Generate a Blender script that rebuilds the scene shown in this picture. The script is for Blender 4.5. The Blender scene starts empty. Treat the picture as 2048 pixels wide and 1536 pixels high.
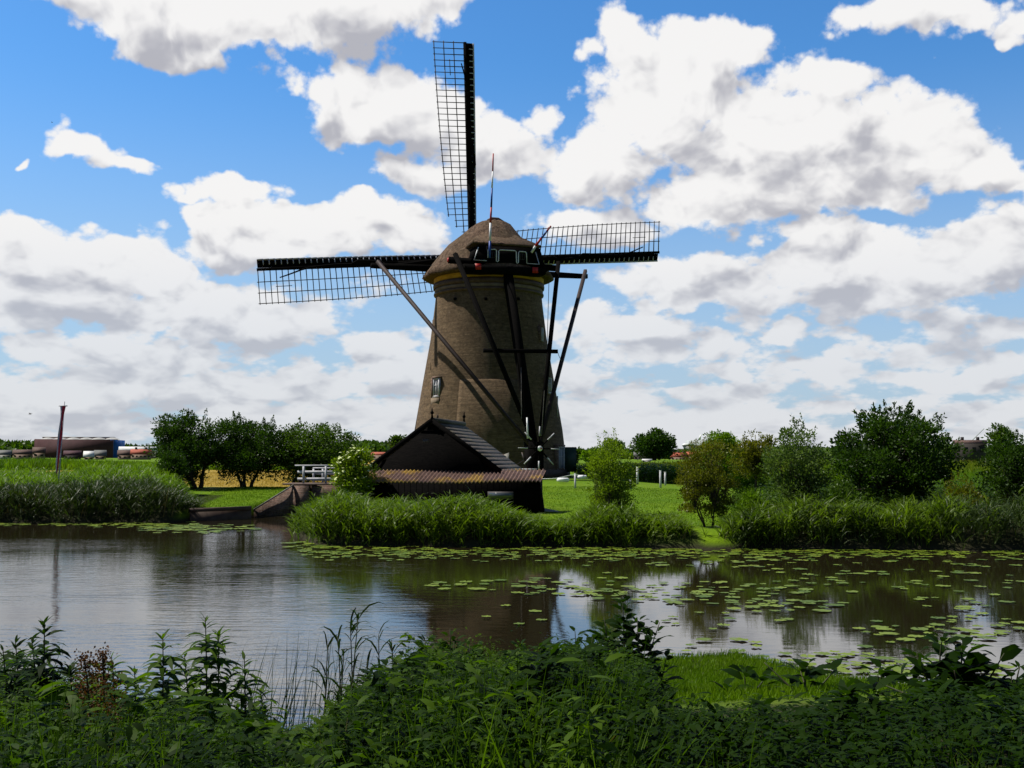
import bpy, math, random
import numpy as np
from mathutils import Vector

# ------------------------------------------------------------------ camera, sky, sun, exposure
S = bpy.context.scene
C = S.collection
F = 2200.0; PITCH = math.atan(144 / 2200); H = 2.4; K = 2200 / 1450          # focal length in photo pixels, pitch, eye height over the water
cam_d = bpy.data.cameras.new("camera"); cam = bpy.data.objects.new("camera", cam_d); C.objects.link(cam)
cam_d.sensor_width = 36.0; cam_d.lens = F / 2048 * 36.0
cam_d.clip_start = 0.05; cam_d.clip_end = 8000
cam.location = (0, 0, H); cam.rotation_euler = (math.radians(90) + PITCH, 0, 0)
S.camera = cam
SUN_EL = math.radians(56); SUN_AZ = math.radians(-77)   # azimuth clockwise from +Y: left, a little beyond the mill
SUN_DIR = Vector((math.sin(SUN_AZ) * math.cos(SUN_EL), math.cos(SUN_AZ) * math.cos(SUN_EL), math.sin(SUN_EL)))
S.view_settings.view_transform = 'Standard'; S.view_settings.look = 'None'
S.view_settings.exposure = 0.3; S.view_settings.gamma = 1.0
S.cycles.max_bounces = 6; S.cycles.diffuse_bounces = 2; S.cycles.glossy_bounces = 3
S.cycles.transmission_bounces = 4; S.cycles.transparent_max_bounces = 4
S.cycles.caustics_reflective = False; S.cycles.caustics_refractive = False
S.cycles.use_denoising = True
S.cycles.sample_clamp_indirect = 4.0

def ray(px, py):
    x = (px - 1024) / F; y = (768 - py) / F
    return Vector((x, math.cos(PITCH) - y * math.sin(PITCH), math.sin(PITCH) + y * math.cos(PITCH)))
def P(px, py, Y):
    d = ray(px, py); return Vector((0, 0, H)) + d * (Y / d.y)
def Q(px, py, Y): return P(px, py, Y * K)     # distances first estimated for a shorter lens
def G(px, py, z=0.0):
    d = ray(px, py); return Vector((0, 0, H)) + d * ((z - H) / d.z)
def onplane(px, py, p0, n):
    d = ray(px, py); o = Vector((0, 0, H)); return o + d * ((p0 - o).dot(n) / d.dot(n))

sun_d = bpy.data.lights.new("sun", 'SUN'); sun_d.energy = 5.0; sun_d.angle = math.radians(0.6)
sun_d.color = (1.0, 0.95, 0.86)
sun = bpy.data.objects.new("sun", sun_d); C.objects.link(sun)
sun.rotation_euler = SUN_DIR.to_track_quat('Z', 'Y').to_euler()

class NT:
    """tiny node helper"""
    def __init__(s, tree): s.t = tree; s.l = tree.links
    def n(s, typ, **kw):
        nd = s.t.nodes.new(typ)
        for k, v in kw.items(): setattr(nd, k, v)
        return nd
    def put(s, sock, v):
        if isinstance(v, bpy.types.NodeSocket): s.l.new(v, sock)
        elif v is not None: sock.default_value = v
    def m(s, op, a, b=None, c=None, clamp=False):
        nd = s.n('ShaderNodeMath', operation=op); nd.use_clamp = clamp
        s.put(nd.inputs[0], a)
        if b is not None: s.put(nd.inputs[1], b)
        if c is not None: s.put(nd.inputs[2], c)
        return nd.outputs[0]
    def vm(s, op, a, b=None, sc=None):
        nd = s.n('ShaderNodeVectorMath', operation=op)
        s.put(nd.inputs[0], a)
        if b is not None: s.put(nd.inputs[1], b)
        if sc is not None: s.put(nd.inputs['Scale'], sc)
        return nd.outputs['Value'] if op in ('LENGTH', 'DOT_PRODUCT', 'DISTANCE') else nd.outputs['Vector']
    def mix(s, f, a, b):
        nd = s.n('ShaderNodeMix', data_type='RGBA')
        s.put(nd.inputs['Factor'], f); s.put(nd.inputs['A'], None)
        for i, v in ((6, a), (7, b)):
            if isinstance(v, bpy.types.NodeSocket): s.l.new(v, nd.inputs[i])
            else: nd.inputs[i].default_value = (*v[:3], 1)
        return nd.outputs[2]
    def ss(s, v, lo, hi, t0=0.0, t1=1.0):
        nd = s.n('ShaderNodeMapRange', interpolation_type='SMOOTHSTEP')
        s.put(nd.inputs[0], v)
        for i, q in enumerate((lo, hi, t0, t1)): s.put(nd.inputs[i + 1], q)
        return nd.outputs[0]
    def noise(s, vec, scale, detail=4, rough=.5, lac=2.0, dist=0.0):
        nd = s.n('ShaderNodeTexNoise'); s.put(nd.inputs['Vector'], vec)
        nd.inputs['Scale'].default_value = scale; nd.inputs['Detail'].default_value = detail
        nd.inputs['Roughness'].default_value = rough; nd.inputs['Lacunarity'].default_value = lac
        nd.inputs['Distortion'].default_value = dist
        return nd.outputs['Fac']

# cloud masses: (px, py, rx, ry, weight) measured in the photo, turned into directions on the sky
CLOUDS = [
 (430, 35, 330, 95, 1), (680, 5, 270, 80, 1), (400, 110, 120, 55, 1), (110, -40, 170, 60, .9), (330, 60, 120, 70, 1), (880,-30,120,50,.8),
 (790, 225, 190, 85, 1), (960, 290, 150, 85, 1), (650, 205, 80, 75, .75), (880, 350, 130, 45, .8), (720,170,60,50,.8),
 (170, 298, 82, 40, .85), (255, 325, 55, 18, .6), (60, 325, 16, 9, .5),
 (470, 385, 130, 42, .85), (580, 370, 70, 30, .5), (385, 400, 40, 22, .7), (600, 405, 60, 16, .45),
 (620, 455, 250, 62, 1), (755, 430, 115, 55, 1), (410, 445, 65, 45, .9), (820, 470, 90, 60, .9), (500, 500, 160, 45, .9),
 (1330, 190, 175, 155, 1), (1600, 290, 330, 155, 1), (1245, 75, 68, 72, 1), (1420, 115, 110, 75, 1), (1800, 300, 210, 120, 1),
 (1220, 340, 140, 85, 1), (1500, 390, 290, 75, 1), (1985, 345, 100, 70, .95), (1165, 100, 30, 32, .45), (1650,170,110,50,1),
 (1860, 25, 230, 45, .95), (2035, 80, 40, 22, .8), (2100, 20, 120, 60, .9), (2150, 360, 120, 90, .9),
 (1750, 550, 340, 95, 1), (1400, 565, 230, 60, .9), (1960, 510, 170, 90, 1), (1650, 480, 150, 50, .85), (1130, 450, 90, 32, .7), (1230,450,120,45,.8),
 (190, 530, 230, 80, 1), (30, 475, 75, 50, .95), (90, 600, 230, 70, 1), (340, 620, 160, 80, .95), (520, 640, 200, 70, .8),
 (250, 720, 280, 60, .9), (750, 680, 120, 42, .9), (1260, 660, 105, 36, .9), (1420, 690, 60, 26, .7), (1568, 668, 70, 32, .85),
 (1625, 740, 65, 26, .8), (1850, 765, 100, 32, .8), (1985, 735, 100, 36, .85), (1480, 750, 60, 24, .6), (1690, 710, 40, 24, .6),
 (1150, 740, 120, 40, .7), (560, 770, 260, 40, .85), (100, 800, 240, 40, .8), (1380, 790, 150, 28, .65), (820, 750, 180, 46, .85), (1750, 820, 220, 22, .55),
]
w = bpy.data.worlds.new("World"); S.world = w; w.use_nodes = True
wt = w.node_tree; wt.nodes.clear(); N = NT(wt)

def cloud_group():
    g = bpy.data.node_groups.new("cloud_density", 'ShaderNodeTree')
    g.interface.new_socket("uv", in_out='INPUT', socket_type='NodeSocketVector')
    g.interface.new_socket("d", in_out='OUTPUT', socket_type='NodeSocketFloat'); g.interface.new_socket("soft", in_out='OUTPUT', socket_type='NodeSocketFloat')
    k = NT(g); gi = k.n('NodeGroupInput'); go = k.n('NodeGroupOutput')
    uv = gi.outputs[0]
    sep = k.n('ShaderNodeSeparateXYZ'); g.links.new(uv, sep.inputs[0])
    az, el = sep.outputs[0], sep.outputs[1]
    elw = k.m('SQRT', k.m('MAXIMUM', k.m('ADD', el, .03), 0.0))
    cv = k.n('ShaderNodeCombineXYZ'); k.put(cv.inputs[0], az); k.put(cv.inputs[1], k.m('MULTIPLY', elw, 1.35)); cv.inputs[2].default_value = .37
    nv = cv.outputs[0]
    n1 = k.noise(nv, 9.0, 3, .5)
    n2 = k.noise(nv, 26, 9, .62)
    vo = k.n('ShaderNodeTexVoronoi', feature='F1'); k.put(vo.inputs['Vector'], nv)
    vo.inputs['Scale'].default_value = 24; vo.inputs['Detail'].default_value = 3.5; vo.inputs['Roughness'].default_value = .55
    # warp the blob lookup a little with noise
    wn = k.n('ShaderNodeTexNoise'); k.put(wn.inputs['Vector'], nv); wn.inputs['Scale'].default_value = 15; wn.inputs['Detail'].default_value = 3
    wv = k.vm('MULTIPLY', k.vm('SUBTRACT', wn.outputs['Color'], (.5, .5, .5)), (.075, .05, 0))
    q = k.vm('ADD', uv, wv)
    fld = None
    for (px, py, rx, ry, wgt) in CLOUDS:
        d = ray(px, py).normalized(); a0 = math.atan2(d.x, d.y); e0 = math.asin(d.z)
        d2 = ray(px + rx, py).normalized(); a1 = math.atan2(d2.x, d2.y)
        d3 = ray(px, py - ry).normalized(); e1 = math.asin(d3.z)
        rx_, ry_ = abs(a1 - a0) * 1.2, abs(e1 - e0) * 1.2
        ln = k.vm('LENGTH', k.vm('MULTIPLY', k.vm('SUBTRACT', q, (a0, e0, 0)), (1 / rx_, 1 / ry_, 0)))
        v = k.m('MULTIPLY_ADD', ln, -wgt, wgt)
        fld = v if fld is None else k.m('SMOOTH_MAX', fld, v, .2)
    # scattered clouds everywhere outside the photographed part of the sky
    ax = k.m('ABSOLUTE', az)
    outside = k.m('MAXIMUM', k.ss(ax, .48, .60), k.ss(el, .44, .56))
    gen = k.m('MULTIPLY_ADD', n1, 2.6, -1.25)
    # faint low bank of cloud near the horizon
    low = k.m('MULTIPLY', k.ss(el, .25, .02), .82)
    lowv = k.m('SUBTRACT', k.m('MULTIPLY_ADD', n1, 1.3, low), 1.0)
    fld = k.m('MAXIMUM', fld, lowv)
    fld = k.m('MAXIMUM', fld, k.m('SUBTRACT', gen, k.m('MULTIPLY', k.m('SUBTRACT', 1.0, outside), 3.0)))
    fld = k.m('MAXIMUM', fld, -1.0)
    det = k.m('ADD', k.m('MULTIPLY_ADD', n2, 1.3, -.65), k.m('MULTIPLY_ADD', vo.outputs['Distance'], -.85, .40))
    out = k.m('ADD', fld, k.m('MULTIPLY', det, .52))
    g.links.new(out, go.inputs[0])
    # thickness without the fine fringe: rounded heaps only, for light and shade
    v2 = k.n('ShaderNodeTexVoronoi', feature='F1'); k.put(v2.inputs['Vector'], k.vm('ADD', nv, wv)); v2.inputs['Scale'].default_value = 15; v2.inputs['Detail'].default_value = 3.0; v2.inputs['Roughness'].default_value = .58
    n3 = k.noise(nv, 12, 2.5, .5)
    soft = k.m('ADD', fld, k.m('ADD', k.m('MULTIPLY_ADD', n3, .8, -.4), k.m('MULTIPLY_ADD', v2.outputs['Distance'], -.75, .34)))
    g.links.new(soft, go.inputs[1])
    return g
cg = cloud_group()
tc = N.n('ShaderNodeTexCoord'); sp = N.n('ShaderNodeSeparateXYZ'); wt.links.new(tc.outputs['Generated'], sp.inputs[0])
azs = N.m('ARCTAN2', sp.outputs[0], sp.outputs[1]); els = N.m('ARCSINE', sp.outputs[2])
cuv = N.n('ShaderNodeCombineXYZ'); N.put(cuv.inputs[0], azs); N.put(cuv.inputs[1], els)
def dens(off):
    gn = N.n('ShaderNodeGroup'); gn.node_tree = cg
    N.put(gn.inputs[0], N.vm('ADD', cuv.outputs[0], off) if off else cuv.outputs[0]); return gn.outputs[0], gn.outputs[1]
d0, s0 = dens(None); _, s1 = dens((-.008, .014, 0)); _, s2 = dens((-.022, .045, 0))
alpha = N.ss(d0, -.13, .10)
sh = N.m('ADD', N.m('MULTIPLY', N.m('MAXIMUM', s1, 0), .35), N.m('MULTIPLY', N.m('MAXIMUM', s2, -.3), .95))
rel = N.m('MULTIPLY', N.m('SUBTRACT', s1, s0), 1.3)
fine = N.m('MULTIPLY_ADD', d0, -.12, .0)
shade = N.ss(N.m('ADD', N.m('ADD', sh, rel), fine), -.38, 1.0)
ccol = N.mix(shade, (.755, .745, .735), (.38, .38, .415))
ccol = N.mix(N.ss(els, .24, .03, 0.0, .42), ccol, (.47, .48, .525))
# clouds out of view are dimmed to cut the fill light
over = N.m('MULTIPLY', N.ss(els, .46, .70, 1.0, .34), N.ss(sp.outputs[1], .55, .0, 1.0, .38))   # added dimming overhead and behind the viewer, for darker ambient light
ccol = N.vm('MULTIPLY', ccol, N.vm('SCALE', (1, 1, 1), None, over))
sky = N.n('ShaderNodeTexSky', sky_type='NISHITA'); sky.sun_disc = False
sky.sun_elevation = SUN_EL; sky.sun_rotation = SUN_AZ; sky.altitude = 0; sky.air_density = 1.0; sky.dust_density = .6; sky.ozone_density = 2.5
STR = .10
hs = N.n('ShaderNodeHueSaturation'); hs.inputs['Saturation'].default_value = 1.22; hs.inputs['Value'].default_value = 1.0
wt.links.new(sky.outputs[0], hs.inputs['Color'])
# pale moist air low over the polder
skyt = N.vm('SCALE', N.vm('MULTIPLY', hs.outputs[0], (.74, 1.10, 1.30)), None, N.ss(els, .46, .9, 1.0, .5))
skyc = N.vm('SCALE', N.mix(N.ss(els, .36, .0, 0.0, .82), skyt, (.36 / STR, .44 / STR, .56 / STR)), None, N.ss(sp.outputs[1], .5, -.1, 1.0, .5))  # blue sky too is dimmed overhead and behind, lowering the fill
cl = N.vm('SCALE', ccol, None, 1.0 / STR)
fin = N.mix(N.m('MULTIPLY', alpha, N.ss(els, .06, .22, .84, .98)), skyc, cl)
bg = N.n('ShaderNodeBackground'); bg.inputs['Strength'].default_value = STR; wt.links.new(fin, bg.inputs[0])
wo = N.n('ShaderNodeOutputWorld'); wt.links.new(bg.outputs[0], wo.inputs[0])
w.cycles.sampling_method = 'MANUAL'; w.cycles.sample_map_resolution = 512

# ------------------------------------------------------------------ helpers
RNG = np.random.default_rng(7); random.seed(7)

class MB:
    def __init__(s): s.v = []; s.f = []; s.t = []; s.n = 0; s.mi = []
    def add(s, verts, faces, tone=0.5, mi=0):
        verts = np.asarray(verts, dtype=np.float64).reshape(-1, 3)
        s.v.append(verts); b = s.n
        s.t.append(np.broadcast_to(np.asarray(tone, dtype=np.float64), (len(verts),)))
        if isinstance(faces, np.ndarray): s.f.append((faces + b, mi))
        else: s.f.append(([tuple(i + b for i in f) for f in faces], mi))
        s.n += len(verts)
    def box(s, c, size, rz=0, tone=.5, mi=0):
        c = np.array(c); h = np.array(size) / 2
        p = np.array([[x, y, z] for x in (-1, 1) for y in (-1, 1) for z in (-1, 1)]) * h
        ca, sa = math.cos(rz), math.sin(rz)
        p = np.stack([p[:, 0] * ca - p[:, 1] * sa, p[:, 0] * sa + p[:, 1] * ca, p[:, 2]], 1) + c
        s.add(p, [(0, 1, 3, 2), (4, 6, 7, 5), (0, 4, 5, 1), (2, 3, 7, 6), (0, 2, 6, 4), (1, 5, 7, 3)], tone, mi)
    def beam(s, a, b, w0, h0, w1=None, h1=None, up=(0, 0, 1), tone=.5, mi=0):
        a = Vector(a); b = Vector(b); d = (b - a).normalized(); u = Vector(up)
        if abs(d.dot(u)) > .99: u = Vector((0, 1, 0))
        r = d.cross(u).normalized(); u = r.cross(d)
        w1 = w0 if w1 is None else w1; h1 = h0 if h1 is None else h1
        p = []
        for c, ww, hh in ((a, w0, h0), (b, w1, h1)):
            for i, j in ((-1, -1), (1, -1), (1, 1), (-1, 1)): p.append(c + r * (i * ww / 2) + u * (j * hh / 2))
        s.add(p, [(3, 2, 1, 0), (4, 5, 6, 7), (0, 1, 5, 4), (1, 2, 6, 5), (2, 3, 7, 6), (3, 0, 4, 7)], tone, mi)
    def tube(s, pts, rad, seg=6, tone=.5, mi=0, cap=True):
        pts = np.array([tuple(p) for p in pts], dtype=float); n = len(pts)
        rad = np.broadcast_to(np.asarray(rad, dtype=float), (n,))
        t = np.gradient(pts, axis=0); t /= np.linalg.norm(t, axis=1)[:, None] + 1e-9
        ref = np.array([0, 0, 1.0]) if abs(t[0][2]) < .9 else np.array([1.0, 0, 0])
        u = np.cross(t, ref); u /= np.linalg.norm(u, axis=1)[:, None] + 1e-9; v = np.cross(t, u)
        a = np.linspace(0, 2 * math.pi, seg, endpoint=False)
        ring = pts[:, None, :] + rad[:, None, None] * (np.cos(a)[None, :, None] * u[:, None, :] + np.sin(a)[None, :, None] * v[:, None, :])
        fs = []
        for i in range(n - 1):
            for j in range(seg):
                k = (j + 1) % seg; fs.append((i * seg + j, i * seg + k, (i + 1) * seg + k, (i + 1) * seg + j))
        if cap: fs.append(tuple(range(seg))[::-1]); fs.append(tuple((n - 1) * seg + j for j in range(seg)))
        s.add(ring.reshape(-1, 3), fs, tone, mi)
    def lathe(s, c, prof, seg=64, tone=.5, mi=0, a0=0, a1=2 * math.pi):
        full = abs(a1 - a0 - 2 * math.pi) < 1e-6
        a = np.linspace(a0, a1, seg, endpoint=not full); m = len(a)
        p = np.array([[c[0] + r * math.cos(t), c[1] + r * math.sin(t), c[2] + z] for (r, z) in prof for t in a])
        fs = []
        for i in range(len(prof) - 1):
            for j in range(m if full else m - 1):
                k = (j + 1) % m; fs.append((i * m + j, i * m + k, (i + 1) * m + k, (i + 1) * m + j))
        s.add(p, fs, tone, mi)
    def prism(s, poly, ext, tone=.5, mi=0):
        """poly: list of 3-D points of one flat face, ext: extrusion vector"""
        n = len(poly); a = [Vector(p) for p in poly]; e = Vector(ext); b = [p + e for p in a]
        fs = [tuple(range(n))[::-1], tuple(range(n, 2 * n))] + [(i, (i + 1) % n, n + (i + 1) % n, n + i) for i in range(n)]
        s.add([tuple(p) for p in a + b], fs, tone, mi)
    def build(s, name, mats, parent=None, loc=None, smooth=False):
        if loc is None: loc = Vector((0, 0, 0))
        base = Vector(loc)
        if parent is not None: base = Vector(parent['_b'])
        V = np.concatenate(s.v) - np.array(base); T = np.concatenate(s.t)
        me = bpy.data.meshes.new(name)
        loops, starts, tot, mis = [], [], [], []
        pos = 0
        for fl, mi in s.f:
            if isinstance(fl, np.ndarray):
                k = fl.shape[1]; m = len(fl); loops.append(fl.reshape(-1)); starts.append(pos + np.arange(m) * k); tot.append(np.full(m, k)); pos += m * k; mis.append(np.full(m, mi))
            else:
                for f in fl:
                    loops.append(np.array(f)); starts.append(np.array([pos])); tot.append(np.array([len(f)])); pos += len(f)
                mis.append(np.full(len(fl), mi))
        loops = np.concatenate(loops).astype(np.int32); starts = np.concatenate(starts).astype(np.int32); mis = np.concatenate(mis).astype(np.int32)
        me.vertices.add(len(V)); me.vertices.foreach_set('co', V.astype(np.float32).ravel())
        me.loops.add(len(loops)); me.loops.foreach_set('vertex_index', loops)
        me.polygons.add(len(starts)); me.polygons.foreach_set('loop_start', starts)
        me.polygons.foreach_set('material_index', mis)
        if smooth: me.polygons.foreach_set('use_smooth', np.ones(len(starts), dtype=bool))
        at = me.attributes.new('tone', 'FLOAT', 'POINT'); at.data.foreach_set('value', T.astype(np.float32))
        me.update(calc_edges=True)
        for m in (mats if isinstance(mats, (list, tuple)) else [mats]): me.materials.append(m)
        o = bpy.data.objects.new(name, me); C.objects.link(o)
        if parent is not None: o.parent = parent; o['_b'] = tuple(base)
        else: o.location = base; o['_b'] = tuple(base)
        return o
def tag(o, label=None, cat=None, group=None, kind=None):
    if label: o['label'] = label
    if cat: o['category'] = cat
    if group: o['group'] = group
    if kind: o['kind'] = kind
    return o
def thing(name, loc, label, cat, group=None):
    o = bpy.data.objects.new(name, None); C.objects.link(o); o.location = loc; o['_b'] = tuple(loc); o.empty_display_size = .3
    return tag(o, label, cat, group)
def copy_tree(o, parent=None):
    c = o.copy(); C.objects.link(c); c.parent = parent
    for ch in [x for x in o.children]: copy_tree(ch, c)
    return c

# ---- vectorised foliage
def unit(a): return a / (np.linalg.norm(a, axis=-1, keepdims=True) + 1e-9)
def rdir(n, up=0.0):
    d = RNG.normal(size=(n, 3)); d[:, 2] += up; return unit(d)
def leaves(mb, Pn, D, L, W, tone=None, mi=0, fold=0.0):
    """flat pointed leaves, one quad each"""
    n = len(Pn); D = unit(D); sd = unit(np.cross(D, rdir(n)))
    L = np.broadcast_to(L, (n,))[:, None]; W = np.broadcast_to(W, (n,))[:, None]
    nr = np.cross(D, sd)
    v = np.stack([Pn, Pn + D * L * .45 + sd * W / 2 + nr * L * .06, Pn + D * L, Pn + D * L * .45 - sd * W / 2 + nr * L * .06], 1)
    if tone is None: tone = RNG.random(n)
    mb.add(v.reshape(-1, 3), np.arange(4 * n).reshape(n, 4), np.repeat(tone, 4), mi)
PROF = {'leaf': (.25, 1, .8, .04), 'blade': (1, .95, .65, .05), 'lance': (.3, 1, .85, .55, .03), 'long': (1, 1, .9, .7, .4, .05)}
def blades(mb, P0, D0, L, W, bend, prof='blade', tone=None, side=None, mi=0):
    """curved strips; bend = how far the direction falls towards the ground by the tip"""
    n = len(P0); pr = PROF[prof]; K = len(pr) - 1
    D = unit(np.array(D0, dtype=float)); P = np.array(P0, dtype=float)
    L = np.broadcast_to(L, (n,)); W = np.broadcast_to(W, (n,)); bend = np.broadcast_to(bend, (n,))
    if side is None:
        side = np.cross(D, np.array([0, 0, 1.0])) + RNG.normal(scale=.25, size=(n, 3))
    side = unit(side)
    rows = []
    for k in range(K + 1):
        w_ = (W * pr[k] / 2)[:, None]
        rows.append(P - side * w_); rows.append(P + side * w_)
        if k < K:
            P = P + D * (L / K)[:, None]
            D = D.copy(); D[:, 2] -= bend / K * (0.6 + 0.8 * k / K); D = unit(D)
    v = np.stack(rows, 1); m = 2 * (K + 1)
    base = (np.arange(n) * m)[:, None, None]
    q = np.array([[2 * k, 2 * k + 1, 2 * k + 3, 2 * k + 2] for k in range(K)])[None]
    if tone is None: tone = RNG.random(n)
    mb.add(v.reshape(-1, 3), (base + q).reshape(-1, 4), np.repeat(tone, m), mi)

# ------------------------------------------------------------------ materials
def new_mat(name):
    m = bpy.data.materials.new(name); m.use_nodes = True; t = m.node_tree; t.nodes.clear()
    k = NT(t); out = k.n('ShaderNodeOutputMaterial'); return m, k, out
def mat(name, c1, c2=None, scale=3.0, detail=5, rough=.8, bump=0.0, bscale=None, stretch=(1, 1, 1), spec=.3, metal=0.0, lo=.35, hi=.65):
    m, k, out = new_mat(name)
    p = k.n('ShaderNodeBsdfPrincipled'); p.inputs['Roughness'].default_value = rough
    p.inputs['Specular IOR Level'].default_value = spec; p.inputs['Metallic'].default_value = metal
    tcn = k.n('ShaderNodeTexCoord'); vec = k.vm('MULTIPLY', tcn.outputs['Object'], stretch)
    if c2 is None: c2 = tuple(x * .72 for x in c1)
    nz = k.noise(vec, scale, detail, .6)
    k.l.new(k.mix(k.ss(nz, lo, hi), c1, c2), p.inputs['Base Color'])
    if bump:
        b = k.n('ShaderNodeBump'); b.inputs['Strength'].default_value = bump; b.inputs['Distance'].default_value = .03
        k.l.new(k.noise(vec, bscale or scale * 4, 6, .6), b.inputs['Height']); k.l.new(b.outputs[0], p.inputs['Normal'])
    k.l.new(p.outputs[0], out.inputs[0]); return m
def leafmat(name, c1, c2, trans=.38, rough=.45, spec=.35, tr=(1.25, 1.35, .6)):
    m, k, out = new_mat(name)
    at = k.n('ShaderNodeAttribute', attribute_name='tone')
    tcn = k.n('ShaderNodeTexCoord')
    big = k.noise(tcn.outputs['Object'], .9, 3, .6)
    col = k.mix(k.m('ADD', k.m('MULTIPLY', at.outputs['Fac'], .6), k.m('MULTIPLY_ADD', big, 1.0, -.3), clamp=True), c1, c2)
    p = k.n('ShaderNodeBsdfPrincipled'); p.inputs['Roughness'].default_value = rough; p.inputs['Specular IOR Level'].default_value = spec
    k.l.new(col, p.inputs['Base Color'])
    t = k.n('ShaderNodeBsdfTranslucent'); k.l.new(k.vm('MULTIPLY', col, tr), t.inputs['Color'])
    mx = k.n('ShaderNodeMixShader'); mx.inputs[0].default_value = trans
    k.l.new(p.outputs[0], mx.inputs[1]); k.l.new(t.outputs[0], mx.inputs[2]); k.l.new(mx.outputs[0], out.inputs[0])
    return m

M = {}
M['black_wood'] = mat('tarred_wood', (.0022, .002, .0022), (.0055, .0048, .0045), 6, rough=.95, bump=.3, stretch=(1, 1, 6), spec=.04)
M['beam_wood'] = mat('weathered_beam', (.016, .009, .008), (.032, .018, .016), 2.5, rough=.7, bump=.2)
M['white'] = mat('white_paint', (.82, .83, .84), (.65, .65, .65), 5, rough=.5)
M['grey_white'] = mat('greyish_white_paint', (.55, .55, .58), (.4, .4, .42), 5, rough=.6)
M['lattice'] = mat('lattice_wood', (.05, .045, .045), (.09, .08, .08), 3, rough=.7)
M['red'] = mat('red_paint', (.45, .02, .015), (.3, .015, .012), 4, rough=.5)
M['blue'] = mat('blue_paint', (.01, .06, .30), (.01, .04, .2), 4, rough=.5)
M['yellow'] = mat('yellow_paint', (.50, .28, .03), (.36, .19, .025), 2.2, detail=8, rough=.6)
M['brown'] = mat('brown_paint', (.06, .035, .028), (.09, .06, .045), 3, rough=.7)
M['dkgreen'] = mat('dark_green_paint', (.012, .035, .025), (.02, .05, .035), 3, rough=.5)
M['plaster'] = mat('plaster_tan', (.20, .155, .105), (.15, .11, .075), 2.5, rough=.9, bump=.3)
M['bark'] = mat('bark', (.035, .026, .018), (.07, .055, .04), 9, rough=.95, bump=.6, stretch=(1, 1, .3))
M['stone'] = mat('stone', (.35, .33, .29), (.22, .21, .18), 6, rough=.9, bump=.3)
M['rope'] = mat('rope', (.22, .2, .17), (.12, .11, .1), 10, rough=.9)
M['iron'] = mat('iron', (.03, .03, .032), (.06, .04, .03), 8, rough=.6, metal=.3)

def brickmat(name, c1, c2, mortar, bw=.22, bh=.07, uvattr=True, stain=.5):
    m, k, out = new_mat(name)
    uv = k.n('ShaderNodeUVMap', uv_map='UVMap') if uvattr else k.n('ShaderNodeTexCoord')
    vec = uv.outputs[0] if uvattr else uv.outputs['Object']
    if not uvattr:
        sx = k.n('ShaderNodeSeparateXYZ'); k.l.new(vec, sx.inputs[0]); cb = k.n('ShaderNodeCombineXYZ')
        k.put(cb.inputs[0], k.m('ADD', sx.outputs[0], sx.outputs[1])); k.put(cb.inputs[1], sx.outputs[2]); vec = cb.outputs[0]
    br = k.n('ShaderNodeTexBrick'); k.l.new(vec, br.inputs['Vector'])
    br.inputs['Scale'].default_value = 1; br.inputs['Brick Width'].default_value = bw; br.inputs['Row Height'].default_value = bh
    br.inputs['Mortar Size'].default_value = .009; br.inputs['Mortar Smooth'].default_value = .2
    br.inputs['Color1'].default_value = (*c1, 1); br.inputs['Color2'].default_value = (*c2, 1); br.inputs['Mortar'].default_value = (*mortar, 1)
    br.offset = .5
    n1 = k.noise(vec, .7, 7, .7); n2 = k.noise(vec, 4.5, 6, .75); n3 = k.noise(k.vm('MULTIPLY', vec, (.9, 5, 1)), 1.6, 6, .65)
    col = k.mix(k.ss(n1, .38, .68, 0, stain), br.outputs['Color'], tuple(x * .45 for x in c1))
    col = k.mix(k.ss(k.noise(k.vm('MULTIPLY', vec, (.5, 7, 1)), 1.1, 5, .6), .48, .66, 0, .55), col, tuple(x * .5 for x in c1)); col = k.mix(k.ss(n3, .5, .75, 0, .5), col, tuple(min(1, x * 1.7) for x in c2))
    col = k.mix(k.ss(n2, .42, .7, 0, .75), col, (.045, .032, .018)); col = k.mix(k.ss(k.noise(k.vm('MULTIPLY', vec, (.6, 1.6, 1)), 3.4, 6, .75), .55, .72, 0, .6), col, (.27, .20, .13))
    p = k.n('ShaderNodeBsdfPrincipled'); p.inputs['Roughness'].default_value = .92; p.inputs['Specular IOR Level'].default_value = .2
    k.l.new(col, p.inputs['Base Color'])
    b = k.n('ShaderNodeBump'); b.inputs['Strength'].default_value = .8; b.inputs['Distance'].default_value = .03
    hgt = k.m('ADD', k.m('MULTIPLY', br.outputs['Fac'], -.5), k.m('MULTIPLY', k.noise(vec, 9, 6, .7), .9))
    k.l.new(hgt, b.inputs['Height']); k.l.new(b.outputs[0], p.inputs['Normal'])
    k.l.new(p.outputs[0], out.inputs[0]); return m
M['brick'] = brickmat('tower_brick', (.125, .080, .043), (.185, .127, .072), (.15, .11, .068))
M['brick_red'] = brickmat('bridge_brick', (.17, .10, .075), (.24, .15, .12), (.25, .22, .19), uvattr=False)

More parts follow.
